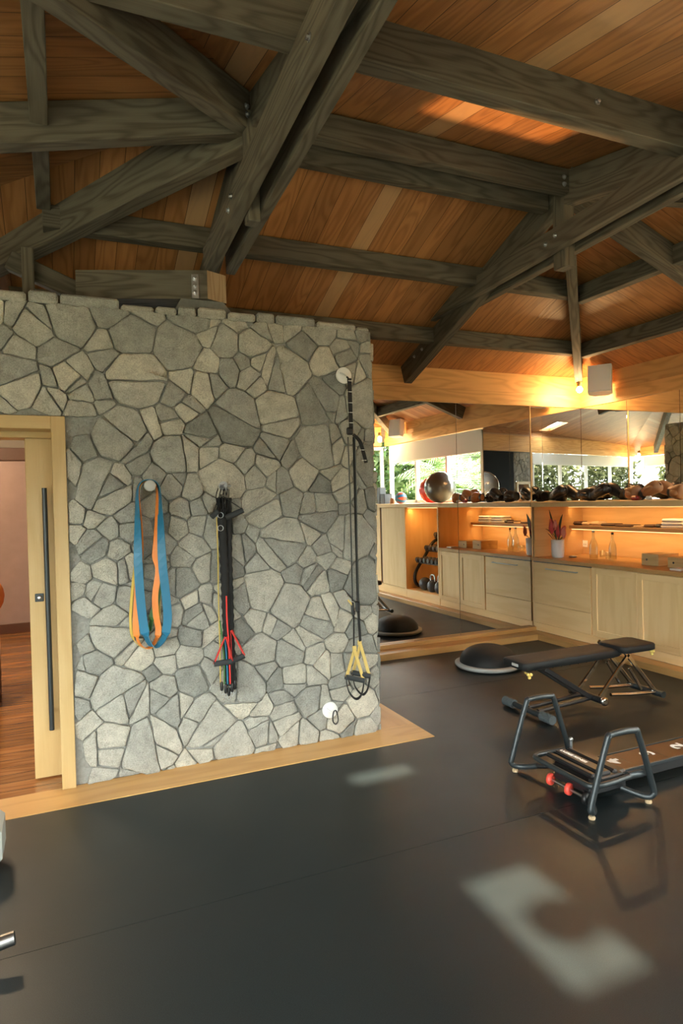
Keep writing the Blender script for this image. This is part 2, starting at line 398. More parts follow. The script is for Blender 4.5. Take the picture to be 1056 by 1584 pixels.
planes = {'far': (0, -SF, ZRG+SF*YRG), 'right': (-SF, 0, ZRG+SF*HR), 'near': (0, SN, ZRG-SN*YRG), 'left': (SL, 0, ZRG-SL*HL)}
def pz(n, x, y): a, b, c = planes[n]; return a*x+b*y+c
def roofz(x, y): return min(pz(n, x, y) for n in planes)

# ------------------------------------------------------------------ ceiling
def clip(poly, a, b, c):
    """keep a*x+b*y+c >= 0"""
    out = []
    for i in range(len(poly)):
        p, q = poly[i-1], poly[i]; dp = a*p[0]+b*p[1]+c; dq = a*q[0]+b*q[1]+c
        if (dp >= 0) != (dq >= 0):
            t = dp/(dp-dq); out.append((p[0]+(q[0]-p[0])*t, p[1]+(q[1]-p[1])*t))
        if dq >= 0: out.append(q)
    return out
sunGapA = (1.49-.70, 1.88-.70, 3.30-1.89, 3.45-1.89)   # unseen roof openings, added so the sun draws the floor patches
sunGapB = (1.50-.67, 1.84-.67, 1.64-1.79, 2.27-1.79)
def cells():
    xs = sorted({-3.9, 6.35, *sunGapA[:2], *sunGapB[:2]}); ys = sorted({-1.9, 6.45, *sunGapA[2:], *sunGapB[2:]})
    for i in range(len(xs)-1):
        for j in range(len(ys)-1):
            cx, cy = (xs[i]+xs[i+1])/2, (ys[j]+ys[j+1])/2
            if any(s[0] < cx < s[1] and s[2] < cy < s[3] for s in (sunGapA, sunGapB)): continue
            yield [(xs[i], ys[j]), (xs[i+1], ys[j]), (xs[i+1], ys[j+1]), (xs[i], ys[j+1])]
cb = MB()
for n, (a, b, c) in planes.items():
    for q in cells():
        for m_, (a2, b2, c2) in planes.items():
            if m_ != n and q: q = clip(q, a2-a, b2-b, c2-c)
        if len(q) < 3: continue
        lo = [V((x, y, pz(n, x, y))) for x, y in q]; hi = [p+Z*.07 for p in lo]
        if n in ('far', 'near'): uv = [(p.y*1.05, p.x) for p in lo]
        else: uv = [(p.x*1.05, p.y) for p in lo]
        cb.face(lo[::-1], uv[::-1]); cb.face(hi)
        for i in range(len(lo)): cb.face([lo[i-1], lo[i], hi[i], hi[i-1]])
struct(cb.build('ceiling', M['ceiling']))
cap = MB(); cc = V(((sunGapB[0]+sunGapB[1])/2+.00, (sunGapB[2]+sunGapB[3])/2-.17, roofz(1, .2)+.30))  # unseen disc added to block sun and shape the soft floor patch
cap.lathe([(.001, .02), (.12, .015), (.145, 0), (.14, -.01), (.001, -.01)], cc)
for k in range(3): cap.cyl(cc+V((math.cos(k*2.1)*.1, math.sin(k*2.1)*.1, 0)), cc+V((math.cos(k*2.1+.2)*.24, math.sin(k*2.1+.2)*.34, -.26)), .006, 6)
tag(cap.build('sun_blocker_disc', M['steel']), 'unseen round disc added over the roof opening to shade the middle of the sun patch', 'light blocker')

# ------------------------------------------------------------------ beams
def bolt_heads(parent, pts, ax, r=.011):
    for p in pts:
        b = MB(); b.lathe([(r*1.6, 0), (r*1.6, .003), (r, .004), (r, .014), (r*.6, .017)], p, 8, V(ax), False); b.build('bolt', M['steel'], parent)
def beam(name, a, b, w, d, label, mat='beam', bolts=None, ax=None):
    mb = MB(); mb.beam(a, b, w, d); o = mb.build(name, M[mat]); tag(o, label, 'beam')
    if bolts: bolt_heads(o, bolts, ax)
    return o
beam('ridge_beam', (HL, 3.59, 3.925), (HR-.04, 3.59, 3.925), .08, .165, 'front one of the two ridge beams joining both roof hubs', bolts=[(HR-.09, 3.55, 3.86), (HR-.09, 3.55, 3.81)], ax=(0, -1, 0))
beam('ridge_beam', (HL+.05, 3.78, 3.86), (HR-.06, 3.78, 3.86), .08, .15, 'dark rear ridge beam tucked behind the front ridge beam')
for x0, x1, y, d, lb in ((-.05, 4.45, 2.59, .2, 'heavy dark purlin crossing nearest to the camera at the top right'), (-.05, 4.40, 4.62, .15, 'middle purlin across the far roof slope above the mirror'), (-.3, 5.20, 5.43, .14, 'lowest purlin on the far slope, just above the mirror wall beam')):
    z = roofz((x0+x1)/2, y)-.004
    beam('purlin', (x0, y, z), (x1, y, z), .10, d, lb, bolts=[(2.6, y-.05, z-.09), (x1-1.0, y-.05, z-.1)] if y < 3 else None, ax=(0, -1, 0))
for x, y0, y1, lb in ((4.45, 2.59, 3.58, 'short purlin with a pale cut end on the right roof slope, near part'), (4.45, 3.68, 4.62, 'short dark purlin on the right roof slope between corner hip and rafter'), (5.22, 1.6, 5.40, 'long dark purlin low on the right roof slope above the speaker')):
    z = roofz(x, 3.6)-.02
    beam('purlin', (x, y0, z), (x, y1, z), .09, .15, lb)
for x, y0, y1, lb in ((-.04, 2.62, 3.57, 'short upright-looking purlin on the left slope, upper piece'), (-.04, 3.69, 4.58, 'short purlin on the left slope below the level rafter')):
    z = roofz(x, 3.6)-.01
    beam('purlin', (x, y0, z), (x, y1, z), .085, .13, lb)
# hips and common rafters fanning out of the two hubs
def ray_beam(hub, dx, dy, slope, L, w, d, label, dz=0, **k):
    a = V((hub, YRG, ZRG-.01+dz)); a2 = a + V((dx, dy, -slope))*.05; b = a + V((dx, dy, -slope))*L
    return beam('rafter', a2, b, w, d, label, **k)
ray_beam(HL, -1, -1, .265, 3.9, .10, .21, 'hip rafter rising out of the left hub to the upper left corner', bolts=[(HL-.08, YRG-.16, 3.80), (HL-.08, YRG-.17, 3.75)], ax=(1, -1, 0))
ray_beam(HL, -1, 0, .245, 4.2, .10, .20, 'level-looking rafter running left from the left hub')
ray_beam(HL, -1, 1, .29, 2.35, .12, .26, 'hip rafter sloping down left from the left hub')
ray_beam(HR, 1, 1, SF+.004, 2.17, .085, .21, 'thin hip rafter coming down to the corner bulb')
ray_beam(HR, 1, 0, SF+.004, 2.42, .10, .19, 'common rafter running right from the right hub', bolts=None)
ray_beam(HR, 1, -1, SF+.004, 2.4, .09, .17, 'near right hip rafter behind the paired tie beams')
ray_beam(HR, 0, 1, SF+.004, 2.42, .09, .20, 'rafter of the right truss coming down on the mirror wall beam', bolts=[(HR-.045, 5.60, 3.12), (HR-.045, 5.75, 3.08)], ax=(-1, 0, 0))
ray_beam(HR, 0, -1, SN+.004, 3.4, .09, .23, 'rafter of the right truss rising towards the camera side')
ray_beam(HL, 0, 1, SF+.004, 2.42, .09, .20, 'rafter of the left truss going down behind the stone wall')
ray_beam(HL, 0, -1, SN+.004, 2.0, .09, .20, 'rafter of the left truss above the paired tie beams')
# paired ties and king posts
def tie(x0, x1, ya, za, yb, zb, d, label, bolts, side):
    a = V(((x0+x1)/2, ya, za+d)); b = V(((x0+x1)/2, yb, zb+d))
    return beam('tie_beam', a, b, x1-x0, d, label, bolts=[(x0 if side < 0 else x1, y, za+(zb-za)*(y-ya)/(yb-ya)+d*f) for y, f in bolts], ax=(side, 0, 0))
tie(3.285, 3.35, 5.70, 3.31, 2.50, 3.42, .155, 'left one of the paired tie beams at the right truss', ((5.55, .5), (5.35, .35), (3.72, .45), (3.62, .6)), -1)
tie(3.45, 3.515, 5.66, 3.31, 2.50, 3.42, .155, 'right one of the paired tie beams at the right truss', (), 1)
tie(.925, 1.0, 4.34, 3.165, 2.02, 3.36, .17, 'left one of the paired tie beams landing on the stone wall', ((3.62, .35), (3.55, .6), (2.32, .35)), -1)
tie(1.075, 1.135, 4.34, 3.175, 1.95, 3.37, .17, 'right one of the paired tie beams landing on the stone wall', (), 1)
def post(x, y, z0, z1, w, label):
    mb = MB(); mb.obox((x, y, (z0+z1)/2), Z, X, Y, z1-z0, w, w+.02, .006); o = mb.build('king_post', M['beam']); tag(o, label, 'post'); return o
o = post(3.40, 3.66, 3.265, 3.80, .098, 'short square king post bolted through the right truss ties')
bolt_heads(o, [(3.38, 3.589, 3.74), (3.42, 3.589, 3.76)], (0, -1, 0)); 
post(1.037, 3.53, 3.19, 3.80, .07, 'small king post with pale end grain between the left ties')
mb = MB(); mb.rot((HR-.005, 3.535, 3.86), (0, 0, 0), .06, .008, .15, .002); pl = mb.build('steel_plate', M['steel']); tag(pl, 'steel joint plate on the right hub above the king post', 'bracket')
bolt_heads(pl, [(HR-.005, 3.53, 3.91), (HR-.005, 3.53, 3.81)], (0, -1, 0))
# timber lying on the stone wall, its concrete pad and bracket
mb = MB(); poly = [(.13, 4.36), (.895, 4.095), (1.03, 4.155), (1.04, 4.26), (.16, 4.52)]
zb, zt = 2.925, 3.105
for i in range(5):
    a, b = poly[i-1], poly[i]
    if i == 2: continue
    mb.face([(*a, zb), (*b, zb), (*b, zt), (*a, zt)])
mb.face([(*p, zt) for p in poly]); mb.face([(*p, zb) for p in poly[::-1]])
tb = tag(mb.build('wall_plate_timber', M['beam']), 'short timber lying along the top of the stone wall under the left truss', 'beam')
mb = MB(); mb.face([(.895, 4.095, zb), (1.03, 4.155, zb), (1.03, 4.155, zt), (.895, 4.095, zt)]); e_ = mb.build('end_grain', M['beam_end'], tb); e_['label'] = 'pale freshly cut end of the timber'
mb = MB(); mb.lathe([(.27, 0), (.19, .10)], (0, 0, 0), 4, Z, False)
cp = mb.build('concrete_pad', M['concrete']); cp.rotation_euler = (0, 0, PI/4); cp.location = (.87, 4.27, 2.825); cp.scale = (1, 1, 1); tag(cp, 'trapezoid concrete pad on top of the stone wall under the timber end', 'pad')
mb = MB(); mb.obox((.822, 4.112, 3.0), V((.945, -.327, 0)), V((.327, .945, 0)), Z, .045, .012, .15, .002); br = tag(mb.build('steel_bracket', M['steel']), 'galvanised bracket strap on the timber end above the concrete pad', 'bracket')
bolt_heads(br, [(.820, 4.106, 3.05), (.820, 4.106, 3.0), (.820, 4.106, 2.96)], (0, -1, 0))
beam('brace', (-.22, 4.62, 3.26), (.28, 4.50, 3.02), .09, .12, 'dark diagonal brace above the stone wall at far left')
beam('stud', (-.14, 4.55, 3.25), (-.14, 4.56, 2.8), .07, .09, 'short dark stud above the door side of the stone wall')
# wall-top ring beams
def ring(name, a, b, n, label):
    a, b, n = V(a), V(b), V(n); o = MB(); up = a+Z*3.05; lo = a+Z*2.83
    o.beam(a+Z*3.05+n*-.06, b+Z*3.05+n*-.06, .12, .222, .003); r = o.build(name, M['honey']); tag(r, label, 'beam')
    o = MB(); o.beam(a+Z*2.83+n*-.052, b+Z*2.83+n*-.052, .136, .15, .004); o.build('lower_board', M['honey'], r); return r
ring('wall_beam', (2.04, YM, 0), (XR+.12, YM, 0), (0, -1, 0), 'honey coloured beam along the top of the mirror wall')
ring('wall_beam', (XR, .9, 0), (XR, YM-.02, 0), (-1, 0, 0), 'honey coloured beam over the cupboards and right windows')
ring('wall_beam', nw(0), nw(LN-.1), NN, 'honey coloured beam above the windows behind the camera')
ring('wall_beam', (-3.2, -1.1, 0), (-3.2, 4.2, 0), (1, 0, 0), 'honey coloured beam above the far left window wall')

# ------------------------------------------------------------------ floor and borders
fl = MB()
yb = [-2.4, .52, 2.62, 4.70, 5.815]; xb_ = [-3.4, 4.913]
for j in range(4):
    for i in range(1):
        x0, x1, y0, y1 = xb_[i], xb_[i+1], yb[j], yb[j+1]
        g = .0012
        for (a0, a1, b0, b1) in ((x0, x1, y0, y1),):
            if b1 > 3.79 and a0 < 2.30:      # keep clear of the timber border round the stone wall
                if b0 < 3.79: fl.box(a0+g, a1-g if a1 < 2.3 else a1-g, b0+g, 3.79, -.012, 0)
                if a1 > 2.30: fl.box(2.302, a1-g, max(b0, 3.79)+(g if b0 > 3.79 else 0), b1-g, -.012, 0)
            else: fl.box(a0+g, a1-g, b0+g, b1-g, -.012, 0)
struct(fl.build('floor', M['rubber']))
mb = MB(); mb.box(-4.5, 7, -3.5, 10, -.16, -.0125); o = struct(mb.build('floor', M['black']))
mb = MB(); mb.box(-3.3, 2.30, 3.79, YS, -.0122, .004, .002); mb.box(XS, 2.30, YS, 5.815, -.0122, .004, .002)
struct(mb.build('trim_1', M['oak_floor']))
mb = MB()      # raised timber kerb along the mirror and the cupboards
mb.box(2.30, 4.93, 5.815, YM, -.0122, .065, .004); mb.box(4.913, 5.06, 1.0, YM, -.0122, .065, .004); mb.box(2.04, 5.05, 6.0, YM, .064, .108, .003); mb.box(2.04, 2.30, 5.815, YM, -.0122, .065, .004)
struct(mb.build('trim_2', M['oak_floor']))

# ------------------------------------------------------------------ stone walls
def voronoi(w, h, seed, rects=(), dens=1.0):
    rnd = random.Random(seed); pts = []; tries = 0
    while tries < 9000:
        tries += 1; r = rnd.choice((.07, .12, .17, .22))*dens; p = (rnd.uniform(-.1, w+.1), rnd.uniform(-.1, h+.1), r)
        if all((p[0]-q[0])**2+(p[1]-q[1])**2 > ((r+q[2])*.60)**2 for q in pts): pts.append(p)
    out = []
    for i, p in enumerate(pts):
        poly = [(-.0, -.0), (w, 0), (w, h), (0, h)]
        for j, q in enumerate(pts):
            if i == j: continue
            dx, dy = q[0]-p[0], q[1]-p[1]; d2 = dx*dx+dy*dy
            if d2 > .7: continue
            k = .5+(p[2]**2-q[2]**2)/(2*d2)*.55
            mx, my = p[0]+dx*k, p[1]+dy*k
            poly = clip(poly, -dx, -dy, dx*mx+dy*my)
            if len(poly) < 3: break
        if len(poly) >= 3: out.append((p, poly))
    res = []      # break some of the cells with straight chords, as split stones are
    def cut(p, poly, depth):
        A = area(poly); n = len(poly)
        if depth < 3 and n >= 4 and (A > .075 or (A > .02 and rnd.random() < (.62, .38, .12)[depth])):
            cx = sum(q[0] for q in poly)/n; cy = sum(q[1] for q in poly)/n; far = max(poly, key=lambda q: (q[0]-cx)**2+(q[1]-cy)**2)
            th = math.atan2(far[1]-cy, far[0]-cx)+rnd.gauss(0, .5); ox, oy = math.cos(th), math.sin(th); f = rnd.gauss(0, .035)
            c_ = -(ox*cx+oy*cy)+f
            for sg in (1, -1):
                q = clip(poly, ox*sg, oy*sg, c_*sg)
                if len(q) >= 3: cut((sum(a[0] for a in q)/len(q), sum(a[1] for a in q)/len(q), 0), q, depth+1)
        else: res.append((p, poly))
    for p, poly in out: cut(p, poly, 0)
    return res
def inset(poly, d):
    n = len(poly); out = poly; cx = sum(p[0] for p in poly)/n; cy = sum(p[1] for p in poly)/n
    for i in range(n):
        a, b = poly[i-1], poly[i]; ex, ey = b[0]-a[0], b[1]-a[1]; l = math.hypot(ex, ey)
        if l < 1e-6: continue
        nx, ny = -ey/l, ex/l
        if nx*(cx-a[0])+ny*(cy-a[1]) < 0: nx, ny = -nx, -ny
        out = clip(out, nx, ny, -(nx*a[0]+ny*a[1])-d)
        if len(out) < 3: return []
    return out
def area(p): return abs(sum(p[i-1][0]*p[i][1]-p[i][0]*p[i-1][1] for i in range(len(p))))/2
def chaikin(p, it=1, k=.2):
    for _ in range(it):
        o = []
        for i in range(len(p)):
            a, b = p[i-1], p[i]; o += [(a[0]+(b[0]-a[0])*k, a[1]+(b[1]-a[1])*k), (a[0]+(b[0]-a[0])*(1-k), a[1]+(b[1]-a[1])*(1-k))]
        p = o
    return p
def resample(p, L=.035):
    o = []
    for i in range(len(p)):
        a, b = p[i-1], p[i]; n = max(1, int(math.hypot(b[0]-a[0], b[1]-a[1])/L))
        o += [(a[0]+(b[0]-a[0])*k/n, a[1]+(b[1]-a[1])*k/n) for k in range(n)]
    return o
def stones(mb, org, ux, uy, n, w, h, seed, door=None, topjag=0, dens=1.0):
    """irregular split stones laid in mortar on the plane org + ux*u + uy*v, facing n"""
    rnd = random.Random(seed+99); org, ux, uy, n = V(org), V(ux), V(uy), V(n)
    for (px, py, r), poly in voronoi(w, h, seed, dens=dens):
        if door:
            x0, x1, h1 = door
            if x0 < px < x1 and py < h1: continue
            if py < h1 and px >= x1: poly = clip(poly, 1, 0, -x1)
            elif py < h1 and px <= x0: poly = clip(poly, -1, 0, x0)
            elif x0-.1 < px < x1+.1: poly = clip(poly, 0, 1, -h1)
            if len(poly) < 3: continue
        q = inset(poly, rnd.uniform(.0015, .0055))
        if len(q) < 3 or area(q) < .0009: continue
        q = resample(chaikin(q, 1, .075)); q = [(a+rnd.uniform(-.0035, .0035), b+rnd.uniform(-.0035, .0035)) for a, b in q]
        cx = sum(p[0] for p in q)/len(q); cy = sum(p[1] for p in q)/len(q)
        d = rnd.uniform(.010, .029); tx, ty = rnd.uniform(-.07, .07), rnd.uniform(-.07, .07); tone = min(1, max(0, rnd.gauss(.5, .24)))
        if area(q) < .006: d *= .7
        rings = []
        for s, k in ((1.0, -.02), (1.0, .70), (.972, .96), (.88, 1.0), (.45, 1.03)):
            rings.append([org + ux*(cx+(a-cx)*s) + uy*(cy+(b-cy)*s) + n*(d*k+(((a-cx)*s)*tx+((b-cy)*s)*ty if k > 0 else 0)+(rnd.uniform(-.003, .003) if k > .9 else 0)) for a, b in q])
        K = len(q); vs = [p for rg in rings for p in rg]+[org+ux*cx+uy*cy+n*d*1.06]; fs = []
        flip = ux.cross(uy).dot(n) < 0
        if area([(a, b) for a, b in q]) and sum(q[i-1][0]*q[i][1]-q[i][0]*q[i-1][1] for i in range(K)) < 0: flip = not flip
        for i in range(4):
            for k2 in range(K): fs.append((i*K+k2, i*K+(k2+1) % K, (i+1)*K+(k2+1) % K, (i+1)*K+k2))
        for k2 in range(K): fs.append((4*K+k2, 4*K+(k2+1) % K, 5*K))
        if flip: fs = [f[::-1] for f in fs]
        mb.idx(vs, fs, True, tone=tone+.001)
DX0, DX1, DH = -1.35, .04, 2.15      # door opening in the stone wall
sw = MB(); stones(sw, (-3.2, YS, 0), X, Z, -Y, XS+3.2, 2.80, 11, door=(DX0+3.2, DX1+3.2, DH))
stones(sw, (XS, YS, 0), Y, Z, X, 1.93, 2.80, 23)
so = struct(sw.build('wall_stone', M['stone']))
mb = MB()
mb.box(DX1, XS-.005, YS+.005, YS+.43, -.0124, 2.79); mb.box(-3.2, DX0, YS+.005, YS+.43, -.0124, 2.79); mb.box(DX0, DX1, YS+.005, YS+.43, DH, 2.79); mb.box(XS-.3, XS-.005, YS+.43, YM, -.0124, 2.79)
struct(mb.build('wall_stone_mortar', M['mortar']))
cs = MB(); x = -3.15; rr = random.Random(5)         # rough capping stones along the top edge
while x < XS-.05:
    w_ = rr.uniform(.12, .34); w_ = min(w_, XS-.01-x); hh = rr.uniform(.012, .05)
    cs.obox((x+w_/2, YS+.10, 2.80+hh/2), X, Y, Z, w_-.012, .26+rr.uniform(-.02, .02), hh+.02, .012); x += w_
for i in range(len(cs.at)): cs.at[i] = .25+.5*((i//26*37) % 10)/10
struct(cs.build('wall_stone_capping', M['stone']))

# ------------------------------------------------------------------ sliding door and hall behind
fr = MB()
fr.box(DX1-.075, DX1+.0, 4.035, 4.20, .004, DH, .003); fr.box(DX0, DX0+.075, 4.035, 4.20, .004, DH, .003); fr.box(DX0+.075, DX1-.075, 4.035, 4.20, DH-.075, DH, .003)
fr.box(DX0+.075, DX1-.075, 4.20, 4.36, DH-.11, DH, .002); fr.box(DX1-.055, DX1, 4.20, 4.47, .004, DH, .002); fr.box(DX0, DX0+.02, 4.20, 4.47, .004, DH)
struct(fr.build('door_1', M['door']))
ds = MB(); ds.box(-.182, .02, 4.255, 4.30, .012, 2.05, .003)
sl = ds.build('sliding_door_leaf', M['door']); tag(sl, 'blond timber sliding door leaf, mostly slid into the stone wall', 'door')
hb = MB(); hb.cyl((-.082, 4.195, .31), (-.082, 4.195, 1.745), .014, 16)
hd = hb.build('pull_handle', M['gun'], sl); hd['label'] = 'long black round bar handle'
for z in (.42, 1.64): q = MB(); q.cyl((-.082, 4.195, z), (-.082, 4.256, z), .009, 10); q.build('handle_bracket', M['gun'], hd)
q = MB(); q.box(-.152, -.105, 4.247, 4.256, 1.07, 1.118, .002); lk = q.build('lock_plate', M['gun'], sl); q = MB(); q.lathe([(.014, 0), (.014, .006), (.006, .008)], (-.128, 4.247, 1.094), 14, -Y); q.build('lock_cylinder', M['steel'], lk)
mb = MB(); mb.face([(-3.6, 4.07, .0035), (1.7, 4.07, .0035), (1.7, 9.6, .0035), (-3.6, 9.6, .0035)], [(-3.6, 4.07), (1.7, 4.07), (1.7, 9.6), (-3.6, 9.6)])
struct(mb.build('floor_hall', M['hall_floor']))
mb = MB(); mb.box(-3.7, 1.7, 9.5, 9.65, 0, 2.75); struct(mb.build('wall_hall_back', M['mauve']))
mb = MB(); mb.box(-3.7, -3.55, 4.5, 9.5, 0, 2.75); struct(mb.build('wall_hall_left', M['mauve']))
mb = MB(); mb.box(1.6, 1.72, 4.5, 9.5, 0, 2.75); struct(mb.build('wall_hall_right', M['mauve']))
mb = MB(); mb.box(-3.7, 1.72, 4.5, 9.6, 2.75, 2.80); struct(mb.build('ceiling_hall', M['greytop']))
mb = MB(); mb.box(-3.55, 1.6, 9.47, 9.5, 0.004, .13, .003); struct(mb.build('baseboard_hall', M['hallbeam']))
mb = MB(); mb.box(-3.55, 1.6, 7.2, 7.36, 2.114, 2.238, .004); tag(mb.build('hall_beam', M['hallbeam']), 'dark red timber beam crossing the hall behind the sliding door', 'beam')
mb = MB(); mb.box(-3.55, 1.6, 7.23, 7.33, 2.238, 2.75); struct(mb.build('wall_hall_header', M['greytop']))
mb = MB(); mb.ball((-.655, 6.2, .897), .20, 24); tag(mb.build('exercise_ball', M['orange']), 'orange ball edge just visible inside the hall doorway', 'ball')
mb = MB(); mb.box(-.95, -.52, 5.95, 6.45, .004, .696, .01); tag(mb.build('storage_stool', M['hallbeam']), 'dark low stool under the orange ball inside the hall', 'stool')
def lightobj(kind, name, loc, energy, color, size=.05, rot=None, sy=None, spread=None):
    l = bpy.data.lights.new(name, kind); l.energy = energy; l.color = color
    if kind == 'POINT': l.shadow_soft_size = size
    if kind == 'AREA':
        l.size = size
        if sy: l.shape = 'RECTANGLE'; l.size_y = sy
        if spread: l.spread = spread
    o = bpy.data.objects.new(name, l); COL.objects.link(o); o.location = loc
    if rot is not None: o.rotation_euler = rot
    return o
mb = MB(); mb.lathe([(.14, 0), (.14, .03), (.02, .05)], (-1.0, 5.7, 2.70), 24); tag(mb.build('hall_fill_lamp', M['bulb']), 'unseen glowing disc added to light the hall', 'lamp')  # added out of view to brighten the hall
lightobj('POINT', 'hall_fill_light', (-1.0, 5.7, 2.6), 13, (1, .82, .62), .12)
mb = MB(); mb.lathe([(.14, 0), (.14, .03), (.02, .05)], (-1.3, 8.5, 2.70), 24); tag(mb.build('hall_fill_lamp', M['bulb']), 'unseen glowing disc added to light the far end of the hall', 'lamp')  # second added hall light, also out of view
lightobj('POINT', 'hall_fill_light', (-1.3, 8.5, 2.6), 9, (1, .82, .66), .12)

# ------------------------------------------------------------------ mirror wall, right wall
mb = MB(); mb.box(1.72, XR+.3, YM+.012, YM+.15, -.0124, 2.75); struct(mb.build('wall_back', M['hallbeam']))
mb = MB(); mb.box(XR+.012, XR+.16, 4.06, YM+.1, 0, 2.75); struct(mb.build('wall_right', M['hallbeam']))
def mirror(name, a, b, z0, z1, n, label):
    a, b, n = V(a), V(b), V(n); g = (b-a).normalized()*.0015; c = (a+b)/2; o = MB()
    d = (b-a).normalized(); o.obox(c+Z*((z0+z1)/2)-n*.004, d, n, Z, (b-a).length-.003, .008, z1-z0, .0012)
    return tag(o.build(name, M['mirror']), label, 'mirror', 'frameless wall mirror panels')
xm = [2.06, 3.005, 4.042, 5.058]
for i, lb in enumerate(('mirror panel nearest the stone wall, partly hidden behind it', 'full height mirror panel reflecting the red and silver balls', 'full height mirror panel ending at the cupboard front')):
    mirror('wall_mirror', (xm[i], YM, 0), (xm[i+1], YM, 0), .108, 2.68, -Y, lb)
mirror('wall_mirror', (5.071, YM, 0), (XR-.002, YM, 0), 1.562, 2.68, -Y, 'narrow mirror panel above the cupboard ledge left of the room corner')
yr = [YM-.002, 5.365, 4.691, 4.075]
for i, lb in enumerate(('mirror panel over the ledge right of the room corner', 'middle mirror panel over the ledge behind the black gloves', 'mirror panel over the ledge at the right picture edge')):
    mirror('wall_mirror', (XR, yr[i+1], 0), (XR, yr[i], 0), 1.562, 2.68, -X, lb)
mb = MB(); mb.box(5.059, 5.068, YM-.009, YM+.01, .108, 2.68, .002); tag(mb.build('mirror_edge_strip', M['oak']), 'slim metal edge strip where mirror meets cupboards', 'strip')

# ------------------------------------------------------------------ cupboards along the right wall
XC = 5.05; Y0C, Y1C = 4.03, YM
cab = empty('base_cabinet', (XC, 5.1, .065), 'long pale oak base cupboard with drawers and panelled doors', 'cabinet')
def cpart(mb, name, mat, par, **k):
    o = mb.build(name, mat); o.parent = par; o.matrix_parent_inverse = Matrix.Translation(-V(par.location)) if par.type == 'EMPTY' else Matrix(); return o
mb = MB(); mb.box(XC+.022, XR, Y0C, Y1C-.001, .066, .872); body = cpart(mb, 'body', M['oak'], cab)
mb = MB(); mb.box(XC+.008, XC+.024, Y0C, Y1C-.016, .066, .158, .002); cpart(mb, 'plinth', M['oak'], cab)
def door_shaker(y0, y1, z0, z1, name='door'):
    fw = .062; o = MB()
    o.box(XC, XC+.02, y0, y0+fw, z0, z1, .0015); o.box(XC, XC+.02, y1-fw, y1, z0, z1, .0015)
    o.box(XC, XC+.02, y0+fw, y1-fw, z1-fw, z1, .0015); o.box(XC, XC+.02, y0+fw, y1-fw, z0, z0+fw, .0015); o.box(XC+.009, XC+.02, y0+fw, y1-fw, z0+fw, z1-fw)
    return cpart(o, name, M['oak'], cab)
door_shaker(4.563, 5.128, .162, .868); door_shaker(4.035, 4.558, .162, .868)
mb = MB(); mb.box(XC, XC+.02, 5.150, 6.035, .392, .862, .0015); dr = cpart(mb, 'drawer', M['oak'], cab)
mb = MB(); a, b = V((XC-.028, 5.33, .80)), V((XC-.028, 5.80, .80)); mb.tube([a+V((.03, 0, 0)), a, b, b+V((.03, 0, 0))], .006, 8); hh = mb.build('handle', M['steel']); hh.parent = dr
mb = MB(); mb.box(XC, XC+.02, 5.150, 6.035, .162, .386, .0015); cpart(mb, 'drawer', M['oak'], cab)
mb = MB(); mb.box(XC+.006, XC+.02, 5.145, 6.04, .864, .874); cpart(mb, 'shadow_gap', M['black'], cab)
mb = MB(); mb.box(XC-.012, XR, Y0C, Y1C-.004, .876, .915, .003); tag(mb.build('worktop', M['oak_floor']), 'continuous oak worktop over the base cupboard', 'worktop')
# niche: back, ends, shelf, ledge
nic = empty('wall_niche_unit', (5.84, 5.1, .916), 'open oak niche with a lit shelf between worktop and ledge', 'shelving')
mb = MB(); mb.box(5.815, 5.838, 4.05, 6.035, .916, 1.50); cpart(mb, 'back_panel', M['niche'], nic)
mb = MB(); mb.box(5.08, 5.815, 6.035, 6.056, .916, 1.50); cpart(mb, 'end_panel', M['niche'], nic)
mb = MB(); mb.box(5.60, 5.814, 4.05, 6.034, 1.228, 1.268, .002); cpart(mb, 'shelf', M['niche'], nic)
for (xx, zz, nm) in ((5.585, 1.492, 'led_strip'), (5.625, 1.224, 'led_strip')):
    mb = MB(); mb.box(xx, xx+.012, 4.07, 6.02, zz-.006, zz); cpart(mb, nm, M['led'], nic)
    lo = lightobj('AREA', 'led_strip_light', (xx+.006, 5.045, zz-.012), 8*LED_W, (1, .60, .23), .012, None, 1.93, math.radians(150))
    d = V((.55, 0, -.83)); lo.rotation_euler = (Matrix((V((0, 1, 0)).cross(-d), V((0, 1, 0)), -d)).transposed()).to_euler()
mb = MB(); mb.box(XC-.004, XR-.002, 1.05, 6.054, 1.502, 1.56, .003); tag(mb.build('top_ledge', M['oak']), 'long oak ledge board carrying the boxing gloves and balls', 'ledge')
# tall cupboard with the open compartment (seen in the mirror)
tc = empty('tall_cabinet', (XC, 2.6, .065), 'tall oak cupboard with an open compartment holding the dumbbell rack', 'cabinet')
mb = MB(); mb.box(XC, XR, 4.0, 4.028, .066, 1.50, .002); cpart(mb, 'side_panel', M['oak'], tc)
mb = MB(); mb.box(XC, XR, 3.01, 3.04, .066, 1.50, .002); cpart(mb, 'side_panel', M['oak'], tc)
mb = MB(); mb.box(5.82, XR, 3.04, 4.0, .20, 1.50); cpart(mb, 'back_panel', M['niche'], tc)
mb = MB(); mb.box(XC+.004, XR, 1.06, 4.0, .066, .20, .002); cpart(mb, 'base', M['oak'], tc)
mb = MB(); mb.box(XC+.022, XR, 1.08, 3.01, .20, 1.50); cpart(mb, 'body', M['oak'], tc)
mb = MB(); mb.box(XC, XC+.02, 2.22, 3.005, .205, 1.498, .002); cpart(mb, 'door', M['oak'], tc)
mb = MB(); mb.box(XC, XC+.02, 1.10, 2.16, .205, 1.498, .002); cpart(mb, 'door', M['oak'], tc)
mb = MB(); mb.box(XC+.012, XC+.02, 2.162, 2.218, .205, 1.498); cpart(mb, 'shadow_gap', M['hallbeam'], tc)
